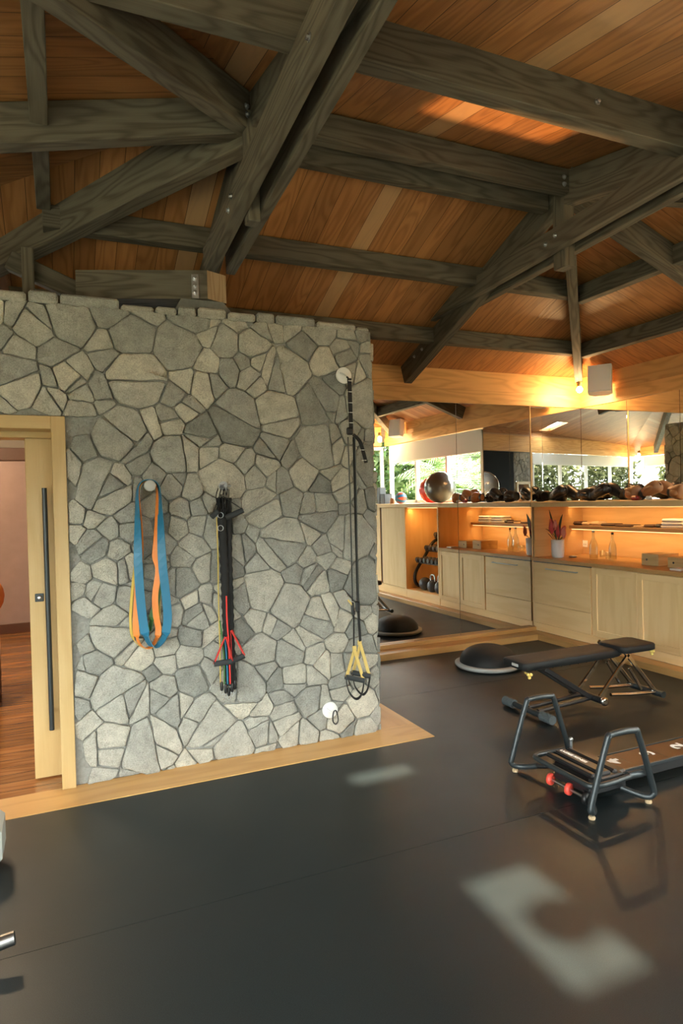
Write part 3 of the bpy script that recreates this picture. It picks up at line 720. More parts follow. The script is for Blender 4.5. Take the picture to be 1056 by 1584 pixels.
mb = MB(); mb.box(5.10, 5.112, 3.05, 3.99, 1.490, 1.498); cpart(mb, 'led_strip', M['led'], tc)
lo = lightobj('AREA', 'led_strip_light', (5.12, 3.52, 1.484), 11*LED_W, (1, .5, .15), .012, None, .92, math.radians(150)); d = V((.5, 0, -.85)); lo.rotation_euler = (Matrix((V((0, 1, 0)).cross(-d), V((0, 1, 0)), -d)).transposed()).to_euler()

# ------------------------------------------------------------------ window walls (seen in the mirrors) and daylight
def window(idx, a, b, n, z0, z1, bars, blind, mat='whitepaint'):
    """white framed glazing from a to b with a rolled blind above"""
    a, b, n = V(a), V(b), V(n); d = (b-a).normalized(); L = (b-a).length; o = MB()
    def pst(u, w, z0_, z1_, dep=.07): o.obox(a+d*u+Z*((z0_+z1_)/2)-n*.03, d, n, Z, w, dep, z1_-z0_, .003)
    for u in [0.03, L-.03]+[L*k/bars for k in range(1, bars)]: pst(u, .06, z0, z1)
    o.obox(a+d*L/2+Z*(z0+.03)-n*.03, d, n, Z, L, .07, .06, .003); o.obox(a+d*L/2+Z*(z1-.03)-n*.03, d, n, Z, L, .07, .06, .003)
    struct(o.build('window_%d' % idx, M[mat]))
    if blind:
        q = MB(); q.obox(a+d*L/2+Z*((blind+2.665)/2)-n*-.0, d, n, Z, L-.04, .012, 2.665-blind, .003)
        bo = tag(q.build('roller_blind', M['blind']), ('white roller blind part way down over ' + ('the windows behind the camera', 'the right side windows above the cupboards', 'the left end window')[idx-1]), 'blind')
        q = MB(); q.cyl(a+d*.03+Z*(blind+.0), b-d*.03+Z*(blind+.0), .014, 8); q.build('bottom_rail', M['white'], bo)
    pt = lightobj('AREA', 'portal', a+d*L/2+Z*((z0+z1)/2)-n*.12, 1, (1, 1, 1), L, None, z1-z0); pt.data.cycles.is_portal = True
    pt.rotation_euler = Matrix((d.cross(Z)*0+d, Z, d.cross(Z))).transposed().to_euler() if d.cross(Z).dot(-n) > 0 else Matrix((-d, Z, (-d).cross(Z))).transposed().to_euler()
window(1, nw(.12), nw(4.70), NN, 0.02, 2.66, 4, 2.40)
window(2, (XR, 1.06, 0), (XR, 4.06, 0), (-1, 0, 0), 1.56, 2.66, 3, 2.33)
window(3, (-3.2, -1.0, 0), (-3.2, 2.0, 0), (1, 0, 0), 0.02, 2.66, 2, 2.40)
mb = MB(); mb.box(-3.36, -3.2, 2.0, 4.2, 0, 2.7); struct(mb.build('wall_left', M['mauve']))
mb = MB(); mb.box(XR+.012, XR+.16, 1.0, 4.06, 0, 1.5); struct(mb.build('wall_right_low', M['whitepaint']))
def nbox(mb, u0, u1, z0, z1, o0, o1, bev=0): return mb.obox(nw((u0+u1)/2, (z0+z1)/2, (o0+o1)/2), DN, NN, Z, u1-u0, o1-o0, z1-z0, bev)
mb = MB(); nbox(mb, 4.72, 4.80, 0, 2.68, -.14, .02, .003); struct(mb.build('trim_3', M['honey']))
mb = MB(); nbox(mb, 4.80, 5.50, 2.0, 2.68, -.16, 0); nbox(mb, 4.80, 4.86, 0, 2.0, -.16, 0); nbox(mb, 5.36, 6.95, 0, 2.68, -.16, 0); struct(mb.build('wall_near', M['mortar']))
mb = MB(); stones(mb, nw(4.80), DN, Z, NN, .64, 2.66, 41, door=(.05, .57, 1.98), dens=.75); struct(mb.build('wall_near_stone', M['stone']))
mb = MB(); nbox(mb, 4.86, 4.92, 0, 1.98, -.1, .045, .003); nbox(mb, 5.30, 5.36, 0, 1.98, -.1, .045, .003); nbox(mb, 4.92, 5.30, 1.92, 1.98, -.1, .045, .003); struct(mb.build('door_2', M['door']))
mb = MB(); nbox(mb, 4.92, 5.30, 0.01, 1.92, -.14, -.10); struct(mb.build('door_2_leaf', M['mauve']))
mb = MB(); nbox(mb, 0, LN, 3.04, 3.32, -.12, -.02); struct(mb.build('wall_near_upper', M['ceiling']))
mb = MB(); nbox(mb, 5.50, 6.92, .75, 2.66, .02, .07, .006); tv = tag(mb.build('wall_screen', M['screen']), 'wide black screen on the wall behind the camera, seen in the mirror', 'screen')
o_ = MB(); 
for u in (6.98, 7.7, 8.45, 9.2): nbox(o_, u, u+.06, .02, 2.66, -.1, -.02, .003)
nbox(o_, 6.98, 9.26, .02, .08, -.1, -.02); nbox(o_, 6.98, 9.26, 2.60, 2.66, -.1, -.02); struct(o_.build('window_4', M['whitepaint']))
pt = lightobj('AREA', 'portal', nw(7.85, 1.34, -.14), 1, (1, 1, 1), 2.8, None, 2.6); pt.data.cycles.is_portal = True; pt.rotation_euler = Matrix((-DN, Z, (-DN).cross(Z))).transposed().to_euler() if (-DN).cross(Z).dot(NN) < 0 else Matrix((DN, Z, DN.cross(Z))).transposed().to_euler()
# outside ground
mb = MB(); mb.box(-30, 40, -40, 30, -.4, -.17); struct(mb.build('ground', M['lawn']))

# ------------------------------------------------------------------ corner bulbs and speakers
def bulb(p, label, k=1.0):
    p = V(p); e = empty('corner_lamp', p, label, 'lamp', 'bulbs at the feet of the hip rafters')
    mb = MB(); mb.lathe([(.03, .10), (.034, .06), (.028, .035)], (0, 0, 0), 16); mb.build('socket', M['brass'], e)
    mb = MB(); mb.ball((0, 0, 0), .034, 16); mb.build('bulb', M['bulb'], e)
    lightobj('POINT', 'corner_lamp_light', p+V((0, 0, -.045)), BULB_W*k, (1, .62, .27), .035)
bulb((5.54, 5.76, 2.845), 'glowing bare bulb under the hip rafter in the far right corner')
bulb((5.55, 1.25, 2.80), 'glowing bare bulb in the right corner behind the camera, seen in the mirror')
bulb((-2.75, -.75, 2.70), 'glowing bare bulb in the left corner behind the camera, seen in the mirror', .45)
def speaker(p, rz, label):
    e = empty('wall_speaker', p, label, 'speaker', 'white speakers on the wall beams', rz)
    mb = MB(); m3 = Matrix.Rotation(.14, 3, 'Y'); vs = []; 
    pr = [(-.10, -.125), (-.10, .125), (.02, .125), (.085, .075), (.085, -.075), (.02, -.125)]
    lo = [m3 @ V((x, y, -.155)) for x, y in pr]; hi = [m3 @ V((x, y, .155)) for x, y in pr]
    for i in range(6): mb.face([lo[i-1], hi[i-1], hi[i], lo[i]])
    mb.face(hi[::-1]); mb.face(lo); mb.build('cabinet', M['white'], e)
    mb = MB(); mb.obox(m3 @ V((-.104, 0, 0)), m3 @ X, Y, m3 @ Z, .01, .235, .295, .004); g = mb.build('grille', M['whitepaint'], e); g['label'] = 'flat white grille'
    mb = MB(); mb.box(.075, .15, -.03, .03, -.05, .05, .004); mb.box(.14, .155, -.05, .05, -.09, .09, .004); mb.build('bracket', M['white'], e)
speaker((5.66, 5.56, 2.92), math.radians(38), 'white wall speaker on the beam beside the far corner bulb')
speaker((5.66, 1.75, 2.92), math.radians(-25), 'white wall speaker beside the corner bulb seen in the left mirror')

UO = V((2.35, 1.2, .20)); UT = V((2.46, 2.98, 3.81)); ud = (UT-UO).normalized(); us = ud.cross(X).normalized(); ux_ = us.cross(ud).normalized()
e = empty('bounce_patch_spot', (2.35, 1.2, 0), 'added out-of-view black spot housing, imitating bounced sun on the ceiling', 'lamp')  # added unseen spot, stands in for sun bounced onto the ceiling
q = MB(); q.box(-.07, .07, -.07, .07, 0, .05, .005); q.build('base', M['black'], e)
q = MB(); oc = UO-V((2.35, 1.2, 0)); D = .13; hw, hh_ = .0150, .0072
for a_, b_, wa, wb in ((hw+.03, 0, .06, .15), (-hw-.03, 0, .06, .15), (0, hh_+.03, .15, .06), (0, -hh_-.03, .15, .06)): q.obox(oc+ud*D+ux_*a_+us*b_, ux_, us, ud, wa, wb, .003)
for a_, b_, wa, wb in ((.074, 0, .004, .15), (-.074, 0, .004, .15), (0, .074, .15, .004), (0, -.074, .15, .004)): q.obox(oc+ud*.03+ux_*a_+us*b_, ux_, us, ud, wa, wb, .20)
q.build('hood', M['black'], e)
l = lightobj('SPOT', 'bounce_patch_light', UO, 300, (1, .55, .22), .002); l.data.shadow_soft_size = .0015; l.data.spot_size = math.radians(40); l.data.spot_blend = 0; l.rotation_euler = ud.to_track_quat('-Z', 'Y').to_euler()

# ------------------------------------------------------------------ things on the wall
def Wp(px, py, y=4.0): return at(px, py, y=y)
TOC = V((-.35, -.94, 0))     # out of the wall towards the room
# resistance loop bands on a hook
mb = MB(); c = Wp(229, 752, 4.02); mb.cyl(c+Y*.03, c-Y*.085, .022, 16); mb.lathe([(.034, 0), (.034, .006), (.028, .010), (.001, .010)], c-Y*.085, 24, -Y)
tag(mb.build('wall_hook', M['ringgrey']), 'pale round peg on the stone wall holding the loop bands', 'hook')
def band(px, y, w, face, mat, label, th=.004, tp=2.2):
    pts = [Wp(a, b, y) for a, b in px]; pts = smoothpath(pts, 5, True); zt = max(p.z for p in pts); zb_ = min(p.z for p in pts); wv = []
    for p in pts:
        t = (zt-p.z)/(zt-zb_); k = face*min(1, t*tp)*(1 if .04 < t < .93 else .35); wv.append(V((k, -1+min(.95, k), 0)))
    o = MB(); o.ribbon(pts, wv, w, th, True); return tag(o.build('loop_band', M[mat]), label, 'resistance band', 'loop bands on the wall peg')
band([(229, 745), (238, 747), (242, 755), (243, 780), (242, 830), (240, 860), (245, 882), (240, 920), (241, 950), (245, 975), (240, 992), (231, 1002), (221, 1001), (213, 990), (210, 965), (213, 905), (217, 850), (216, 800), (214, 762), (219, 748)], 3.985, .036, .75, 'orange', 'orange rubber loop band hanging over the wall peg')
band([(229, 742), (240, 745), (246, 757), (248, 800), (251, 870), (257, 925), (259, 960), (253, 988), (238, 1001), (226, 985), (219, 945), (214, 880), (213, 820), (212, 775), (213, 755), (219, 745)], 3.955, .050, .97, 'blue', 'wide blue rubber loop band, the outermost on the wall peg', tp=1.6)
band([(229, 743), (239, 746), (245, 760), (246, 820), (247, 880), (243, 925), (235, 955), (231, 975), (226, 965), (217, 930), (214, 860), (213, 790), (214, 758), (220, 746)], 4.0, .038, .8, 'green', 'green rubber loop band hanging between the blue and orange bands')
band([(229, 744), (238, 748), (243, 770), (244, 840), (246, 920), (242, 990), (226, 1003), (207, 990), (202, 960), (205, 910), (212, 850), (214, 800), (214, 765), (220, 748)], 4.02, .022, .4, 'yelltube', 'thin yellow-green loop band closest to the stone wall')
# bundle of cords on the second hook
mb = MB(); c = Wp(345, 752, 4.02); mb.cyl(c+Y*.03, c-Y*.07, .011, 12); mb.cyl(c+V((-.035, -.055, 0)), c+V((.035, -.055, 0)), .008, 8); mb.lathe([(.03, 0), (.03, .006)], c-Y*.005, 20, -Y)
tag(mb.build('wall_hook', M['steel']), 'steel double peg on the stone wall holding the cord bundle', 'hook')
def cord(px, y, r, mat, label, name='resistance_cord', sm=6, extra=None):
    o = MB(); o.tube(smoothpath([Wp(a, b, y) for a, b in px], sm), r, 8); return tag(o.build(name, M[mat]), label, 'cord', 'cords hanging in a bundle')
def sleeve(px, y, r, label):
    pts = smoothpath([Wp(a, b, y) for a, b in px], 16); rr = [r*(1+.14*math.sin(i*1.9)+.05*random.random()) for i in range(len(pts))]
    o = MB(); o.tube(pts, rr, 9); return tag(o.build('sleeved_cord', M['blackstrap']), label, 'cord', 'cords hanging in a bundle')
sleeve([(341, 770), (346, 860), (349, 930), (352, 1000), (355, 1060)], 3.97, .025, 'black fabric sleeved cord, left of the two in the bundle')
sleeve([(353, 770), (354, 860), (356, 930), (358, 1000), (361, 1060)], 3.985, .020, 'black fabric sleeved cord, right of the two in the bundle')
cord([(335, 800), (337, 860), (338, 930), (340, 1000), (341, 1060)], 3.985, .004, 'yelltube', 'thin yellow tube cord down the left edge of the bundle')
cord([(340, 960), (345, 1000), (347, 1030), (347, 1058)], 3.95, .005, 'green', 'green tube cord at the lower end of the bundle')
cord([(347, 985), (350, 1010), (352, 1058)], 3.94, .005, 'blue', 'blue tube cord at the lower end of the bundle')
cord([(350, 922), (351, 960), (354, 1000), (356, 1058)], 3.935, .005, 'red', 'red tube cord showing below the middle of the bundle')
for i, (a, b) in enumerate(((343, 1066), (349, 1070), (354, 1074), (359, 1068), (363, 1064))):
    e = empty('cord_clip', Wp(a, b, 3.965-.012*(i % 2)), ('black clip under the yellow cord', 'black clip under the green cord', 'lowest black clip at the bundle foot', 'black clip under the red cord', 'rightmost black clip at the bundle foot')[i], 'clip', 'clips at the foot of the cord bundle')
    q = MB(); q.lathe([(.006, .045), (.010, .035), (.010, 0), (.006, -.01)], (0, 0, 0), 10); q.build('cap', M['black'], e)
    q = MB(); q.tube([V((math.cos(t)*.009, 0, -.022+math.sin(t)*.014)) for t in [k*PI/5 for k in range(10)]], .002, 6, True); q.build('ring', M['steel'], e)
def handle(a, b, apex, label, y=3.93, strap='red', w=.016):
    A, B, C = Wp(*a, y), Wp(*b, y-.02), Wp(*apex, y); e = empty('grip_handle', (A+B)/2, label, 'handle', 'grip handles in the cord bundle')
    o = (A+B)/2; q = MB(); q.cyl(A-o, B-o, .017, 16); g = q.build('foam_grip', M['foam'], e)
    q = MB(); k = (B-A)*.06; q.ribbon([A-o-k*.2, C-o-V((.004, 0, 0)), ], Y, w, .003); q.ribbon([B-o+k*.2, C-o+V((.004, 0, 0))], Y+X*.6, w, .003); q.build('strap', M[strap], e)
handle((331, 1027), (359, 1023), (349, 985), 'black foam handle on red straps at lower left of the bundle', strap='red', w=.026)
handle((358, 1023), (378, 1014), (357, 975), 'black foam handle on red straps at lower right of the bundle', y=3.955, strap='red', w=.026)
handle((349, 801), (376, 789), (344, 768), 'black foam handle sticking out right near the top of the bundle', strap='blackstrap')
handle((327, 800), (338, 790), (341, 765), 'black foam handle end poking out left at the bundle top', y=3.95, strap='blackstrap')
q = MB()
for i in range(4): q.ribbon(smoothpath([Wp(337+i*5, 756, 3.95), Wp(334+i*5, 770, 3.93), Wp(340+i*3, 792, 3.92), Wp(347+i*2, 775, 3.94), Wp(345+i*3, 757, 3.95)], 5), Y+X*.4, .018, .003)
tag(q.build('strap_loops', M['blackstrap']), 'black strap loops bunched over the second wall peg', 'strap')
for k, (a, b) in enumerate(((341, 797), (341, 817))):
    q = MB(); q.tube([Wp(a, b, 3.93)+V((math.cos(t)*.017, 0, math.sin(t)*.017)) for t in [k2*PI/8 for k2 in range(16)]], .0025, 6, True); tag(q.build('steel_ring', M['steel']), ('upper', 'lower')[k]+' small steel ring on the black strap bundle', 'ring')
# suspension trainer
def disc(px, py, label):
    c = Wp(px, py, 4.035); e = empty('anchor_disc', c, label, 'wall anchor', 'white anchor discs on the stone wall')
    q = MB(); q.lathe([(.056, -.0), (.056, .008), (.05, .012), (.001, .012)], (0, 0, 0), 28, -Y); q.build('plate', M['white'], e)
    q = MB(); q.tube([V((-.03, -.012, .015)), V((-.012, -.04, 0)), V((.012, -.04, -.01)), V((.03, -.012, -.018))], .006, 8); q.build('eye_bar', M['whitepaint'], e); return c
c1 = disc(531, 581, 'white anchor disc high on the stone wall'); c2 = disc(510, 1098, 'white anchor disc low on the stone wall near the floor')
q = MB(); q.tube(smoothpath([c2+V((.008, -.045, -.005)), c2+V((.0, -.05, -.06)), c2+V((.02, -.05, -.085)), c2+V((.038, -.05, -.06)), c2+V((.028, -.045, -.0))], 5, True), .0045, 8, True)
tag(q.build('carabiner', M['black']), 'black carabiner hanging from the low anchor disc', 'carabiner')
st = empty('suspension_trainer', Wp(541, 590, 3.96), 'black and yellow suspension strap trainer hanging from the high anchor disc', 'suspension trainer'); so_ = V(st.location)
def spart(pts, w, th, mat, name, wv=None, y=3.96, par=None, lab=None, closed=False):
    q = MB(); q.ribbon([p-so_ for p in smoothpath([Wp(*p[:2], p[2] if len(p) > 2 else y) for p in pts], 5, closed)], wv or (X+Y*.3), w, th, closed); o = q.build(name, M[mat], par or st)
    if lab: o['label'] = lab
    return o
q = MB(); a, b = Wp(536, 583, 3.985)-so_, Wp(541, 592, 3.97)-so_; q.tube(smoothpath([a, (a+b)/2+Z*.01, b], 4), .006, 8); q.build('carabiner', M['black'], st)
dz = spart([(540, 585), (541, 610), (542, 640), (543, 668)], .032, .006, 'blackstrap', 'anchor_strap')
dz2 = spart([(546, 672, 3.95), (556, 682, 3.94), (562, 700, 3.94), (566, 716, 3.94)], .028, .006, 'blackstrap', 'loose_strap_end')
for par, lst in ((dz, ((541, 589), (541, 606), (542, 623), (542, 638), (543, 654))), (dz2, ((560, 696), (563, 712)))):
    for p in lst: q = MB(); q.obox(Wp(*p, 3.955 if par is dz else 3.935)-so_, X, Y, Z, .033, .003, .004); o = q.build('stitching', M['whitepaint'], par); o['label'] = 'pale bar of stitching'
q = MB(); q.obox(Wp(541, 667, 3.945)-so_, X, Y, Z, .05, .022, .05, .008); q.build('loop_buckle', M['black'], st)
spart([(538, 676), (541, 760), (543, 840), (545, 930)], .010, .003, 'gun', 'long_strap')
spart([(547, 676), (549, 760), (551, 840), (554, 940), (557, 992)], .020, .004, 'blackstrap', 'long_strap')
spart([(549, 676, 3.94), (551, 760, 3.945), (552, 840, 3.945), (554, 935, 3.945)], .008, .003, 'gun', 'long_strap')
spart([(546, 935), (547, 960), (547, 1000)], .012, .003, 'blackstrap', 'long_strap')
for p, s in (((545, 940), (.018, .02, .075)), ((553, 938), (.028, .022, .07)), ((547, 948), (.018, .02, .03))): q = MB(); q.obox(Wp(*p, 3.95)-so_, X, Y, Z, *s, .005); q.build('buckle', M['black'], st)
q = MB(); q.ribbon([Wp(545, 936, 3.945)-so_, Wp(538, 928, 3.94)-so_], Z, .012, .003); q.build('adjuster_tab', M['yellow'], st)
for cx, y in ((548, 3.95), (556, 3.965)): q = MB(); q.obox(Wp(cx, 1003 if cx == 548 else 994, y)-so_, X, Y, Z, .030, .010, .034, .004); q.build('strap_keeper', M['yellow'], st)
for (ax_, ay_, lx, ly, rx_, ry_, y) in ((548, 1005, 536, 1047, 562, 1052, 3.93), (557, 996, 546, 1040, 571, 1045, 3.955)):
    spart([(ax_, ay_, y), (lx, ly, y)], .024, .004, 'yellow', 'triangle_strap'); spart([(ax_, ay_, y), (rx_, ry_, y)], .024, .004, 'yellow', 'triangle_strap')
    q = MB(); q.cyl(Wp(lx-2, ly, y)-so_, Wp(rx_+1, ry_+1, y-.02)-so_, .017, 16); q.build('foam_grip', M['foam'], st)
    spart([(lx-1, ly+2, y), (lx+3, ly+22, y), (lx+14, ly+34, y), (rx_-3, ry_+22, y), (rx_+1, ry_+2, y)], .034, .007, 'blackstrap', 'foot_cradle', wv=Y+X*.4)

# ------------------------------------------------------------------ half-ball trainer
bc = V((3.73, 5.13, 0)); e = empty('half_ball_trainer', bc, 'black half-dome balance trainer on a grey platform near the mirror', 'balance trainer')
mb = MB(); mb.lathe([(.24, .0), (.30, .012), (.318, .03), (.318, .046), (.305, .052), (.26, .052)], (0, 0, 0), 48); g = mb.build('platform', M['ringgrey'], e); g['label'] = 'light grey rim'
pr = []
for i in range(31):
    t = i/30*PI/2; r = .272*math.cos(t); pr.append((max(r, .001), .050+.165*math.sin(t)**.9+(.0028 if i % 2 else 0)*math.cos(t)))
mb = MB(); mb.lathe(pr, (0, 0, 0), 48); mb.build('dome', M['blackpad'], e)

# ------------------------------------------------------------------ adjustable bench
bn = empty('weight_bench', (3.55, 3.80, 0), 'black adjustable weight bench with chrome frame', 'bench'); bo = V(bn.location)
def bpart(mb, name, mat, lab=None, par=None):
    o = mb.build(name, M[mat], par or bn)
    if par is None: o.matrix_parent_inverse = Matrix.Translation(-bo)
    if lab: o['label'] = lab
    return o
def pad(x0, x1, y0, y1, z0, z1, r, nm, taper=0):
    c = []; n = 6
    for (cx, cy, a0) in ((x1-r, y1-r, 0), (x0+r, y1-r, 90), (x0+r, y0+r, 180), (x1-r, y0+r, 270)):
        for k in range(n+1): a = math.radians(a0+90*k/n); c.append((cx+math.cos(a)*r, cy+math.sin(a)*r))
    xm_, ym_ = (x0+x1)/2, (y0+y1)/2; mb = MB(); vs = []; e_ = .010
    for ins, z in ((.012, z0), (.0, z0+.008), (0, z1-.012), (.004, z1-.004), (.014, z1), (.05, z1+.004)):
        for (a, b) in c: vs.append(V((xm_+(a-xm_)*(1-ins/((x1-x0)/2)), ym_+(b-ym_)*(1-ins/((y1-y0)/2)), z)))
    K = len(c); fs = []
    for i in range(5):
        for k in range(K): fs.append((i*K+k, i*K+(k+1) % K, (i+1)*K+(k+1) % K, (i+1)*K+k))
    mb.idx(vs, fs, True); mb.face(vs[:K][::-1]); mb.face(vs[-K:], smooth=True); return bpart(mb, nm, 'blackpad')
bp_ = pad(2.97, 3.90, 3.665, 3.925, .385, .44, .035, 'back_pad')
pad(3.855, 4.20, 3.60, 3.88, .415, .47, .05, 'seat_pad')
q = MB(); q.box(2.964, 2.972, 3.73, 3.80, .405, .425, .003); o = bpart(q, 'badge', 'ringgrey', 'small grey badge')
q = MB(); q.box(3.02, 3.86, 3.70, 3.89, .372, .386, .003); bpart(q, 'pad_board', 'black')
for i in range(9): q = MB(); q.lathe([(.006, 0), (.004, .005)], (3.10+i*.08, 3.705, .373), 8, -Z); bpart(q, 'screw', 'chrome')
q = MB(); q.cyl((3.14, 3.60, .04), (3.14, 4.11, .04), .022, 12); cb_ = bpart(q, 'front_foot', 'gun')
for y0 in (3.58, 4.0): q = MB(); q.tube([(3.14, y0+t*.022, .04) for t in range(6)], [.033, .036, .033, .036, .033, .036], 14); bpart(q, 'foot_sleeve', 'greyfoam')
for yy in (3.745, 3.85): q = MB(); q.tube([(3.15, yy, .055), (3.68, yy, .085)], .018, 8); bpart(q, 'spine', 'black')
for yy in (3.73, 3.865):
    q = MB(); q.beam((3.22, yy, .375), (3.66, yy, .10), .016, .035, .003); bpart(q, 'support_arm', 'black')
for yy, k in ((3.69, -1), (3.91, 1)):
    q = MB(); q.beam((3.665, yy, .10), (4.0, yy, .42), .018, .032, .005); bpart(q, 'frame_leg', 'chrome')
    q = MB(); q.beam((3.92, yy, .47), (4.28, yy, .07), .018, .034, .005); bpart(q, 'frame_leg', 'chrome')
    q = MB(); q.tube([(3.80, yy, .10), (4.0, yy, .075), (4.26, yy, .055)], .013, 10); bpart(q, 'frame_rail', 'chrome')
    q = MB(); q.beam((4.0, yy, .29), (4.13, yy, .10), .012, .022, .003); bpart(q, 'frame_brace', 'chrome')
q = MB(); q.cyl((3.67, 3.64, .085), (3.67, 3.94, .085), .026, 16); bpart(q, 'pivot', 'black')
for yy in (3.635, 3.945): q = MB(); q.lathe([(.03, 0), (.034, .01), (.034, .02), (.02, .026)], (3.67, yy, .085), 18, Y if yy > 3.8 else -Y); bpart(q, 'pivot_cap', 'chrome')
q = MB(); q.cyl((4.29, 3.63, .045), (4.29, 3.97, .045), .026, 14); bpart(q, 'rear_foot', 'gun')
q = MB(); q.cyl((3.93, 3.69, .40), (3.93, 3.91, .40), .014, 10); bpart(q, 'hinge_bar', 'chrome')
for p in ((3.01, 3.66, .355), (4.17, 3.63, .395)):
    q = MB(); 
    for k in range(3): q.ball(V(p)+V((math.cos(k*2.1+.4)*.014, 0, math.sin(k*2.1+.4)*.014)), .012, 10, k=6)
    q.cyl(V(p), V(p)+V((0, .05, .01)), .006, 8); bpart(q, 'adjuster_knob', 'knob', 'yellow knob')

# ------------------------------------------------------------------ reformer with carriage, rail and hoop handles
rf = empty('floor_reformer', (2.6, 2.72, 0), 'black floor reformer with hoop handles, small carriage and numbered brown rail', 'exercise machine'); ro = V(rf.location)
def rpart(mb, name, mat, lab=None):
    o = mb.build(name, M[mat], rf); o.matrix_parent_inverse = Matrix.Translation(-ro)
    if lab: o['label'] = lab
    return o
q = MB(); q.box(2.74, 4.6, 2.645, 2.86, .035, .085, .003); rail = rpart(q, 'rail', 'black')
q = MB(); q.box(2.75, 4.6, 2.66, 2.845, .085, .095, .002); rt = rpart(q, 'rail_top', 'railbrown', 'brown glossy rail top')
q = MB(); q.box(2.74, 4.6, 2.645, 2.653, .078, .099, .001); q.box(2.74, 4.6, 2.852, 2.86, .078, .099, .001); rpart(q, 'rail_edge', 'gun')
def text(s, size, loc, rotz, mat, name, par, ext=.0006, tilt=0, sx=1):
    cu = bpy.data.curves.new(name, 'FONT'); cu.body = s; cu.size = size; cu.extrude = ext; cu.align_x = 'CENTER'; cu.align_y = 'CENTER'; cu.offset = size*.03
    o = bpy.data.objects.new(name, cu); COL.objects.link(o); bpy.context.view_layer.update()
    me = bpy.data.meshes.new_from_object(o.evaluated_get(bpy.context.evaluated_depsgraph_get())); bpy.data.objects.remove(o)
    m_ = Matrix.Translation(V(loc)) @ Matrix.Rotation(rotz, 4, 'Z') @ Matrix.Rotation(tilt, 4, 'X') @ Matrix.Diagonal((sx, 1, 1, 1)); me.transform(m_); me.materials.clear(); me.materials.append(M[mat])
    r = bpy.data.objects.new(name, me); COL.objects.link(r); r.parent = par; r.matrix_parent_inverse = Matrix.Translation(-ro); return r
for i, s in enumerate('4321'): o = text(s, .115, (2.865+i*.255, 2.765, .0958), PI/2*1.0-.0, 'white', 'rail_number', rf, sx=1.25); o['label'] = 'white painted number %s' % s
for i in range(4): q = MB(); q.box(2.925+i*.255, 2.928+i*.255, 2.66, 2.845, .095, .0957); rpart(q, 'rail_mark', 'gun')
# carriage plate on rollers, tubes round it
q = MB()
q.box(2.50, 2.66, 2.50, 2.86, .150, .170, .006); cpl = rpart(q, 'carriage_plate', 'black')
for x_, w_ in ((2.478, .04), (2.556, .075), (2.625, .035)): q = MB(); q.box(x_-w_/2, x_+w_/2, 2.52, 2.87, .16, .185, .010); rpart(q, 'carriage_rib', 'black')
text('LAGREE FITNESS', .027, (2.555, 2.755, .1855), -PI/2, 'white', 'lettering', rf)
q = MB(); q.tube(smoothpath([(2.66, 2.47, .16), (2.50, 2.455, .16), (2.405, 2.47, .16), (2.395, 2.55, .16), (2.395, 2.80, .16), (2.42, 2.90, .16), (2.62, 2.90, .16)], 5), .015, 10); rpart(q, 'carriage_bar', 'gun')
q = MB(); q.box(2.48, 2.74, 2.56, 2.83, .05, .15, .01); rpart(q, 'carriage_base', 'black')
for yy in (2.825, 2.685, 2.56):
    q = MB(); q.lathe([(.014, -.012), (.030, -.012), (.033, 0), (.030, .012), (.014, .012)], (2.455, yy, .05), 20, V((.35, -1, 0))); rpart(q, 'roller', 'wheelred' if yy > 2.6 else 'black', 'coral red roller' if yy > 2.6 else None)
q = MB(); q.cyl((2.455, 2.55, .05), (2.455, 2.84, .05), .008, 8); rpart(q, 'axle', 'steel')
q = MB(); q.cyl((2.66, 2.885, .15), (2.66, 2.885, .215), .009, 10); q.ball((2.66, 2.885, .218), .013, 10, k=6); rpart(q, 'lock_pin', 'steel')
q = MB(); q.cyl((2.66, 2.48, .16), (2.76, 2.48, .155), .020, 12); rpart(q, 'clamp', 'gun')
for y0, s in ((2.45, 1), (3.10, -1)):
    xa = 2.375 if s > 0 else 2.40
    q = MB(); pts = [(xa+.10, y0+s*.11, .055), (xa+.05, y0+s*.03, .03), (xa+.005, y0, .045), (xa+.015, y0, .10), (xa+.115, y0, .375), (xa+.15, y0, .408), (xa+.30, y0, .405), (xa+.335, y0, .37), (xa+.425, y0, .10), (xa+.43, y0, .045), (xa+.40, y0+s*.03, .03), (xa+.33, y0+s*.12, .055)]
    q.tube(smoothpath(pts, 5), .0165, 12); rpart(q, 'hoop_handle', 'gun')
    q = MB(); q.tube(smoothpath([(xa+.10, y0+s*.11, .055), (xa+.12, y0+s*.17, .07), (xa+.16, y0+s*.22, .09)], 4), .013, 8); q.tube(smoothpath([(xa+.33, y0+s*.12, .055), (xa+.31, y0+s*.18, .07), (xa+.28, y0+s*.24, .085)], 4), .013, 8); rpart(q, 'handle_stay', 'black')
    for dx in (.02, .41): q = MB(); q.lathe([(.016, .0), (.018, .008), (.014, .016)], (xa+dx, y0+s*.012, 0.0), 14); o = rpart(q, 'rubber_foot', 'greyfoam'); o.active_material = M['petalpink'] if False else M['beige']

# ------------------------------------------------------------------ equipment cut by the left picture edge
e = empty('hand_weight', (-.265, 2.575, 0), 'metal bar end at the lower left picture edge', 'weight')
q = MB(); q.tube([(-.20, 0, .06), (.0, -.0, .085), (.072, .0, .094)], [.026, .026, .024], 16); q.build('bar', M['gunmetal'], e)
q = MB(); q.lathe([(.055, 0), (.06, .01), (.06, .05), (.055, .06)], (-.11, 0, .06), 20, X); q.build('weight_plate', M['iron'], e)
e = empty('step_box', (-.46, 3.33, 0), 'grey plastic box corner cut by the left picture edge', 'box')
q = MB(); q.obox((0, 0, .13), X, Y, Z, .36, .30, .22, .05); q.build('body', M['ringgrey'], e); q = MB(); q.obox((0, 0, .01), X, Y, Z, .28, .22, .02, .004); q.build('base', M['black'], e)

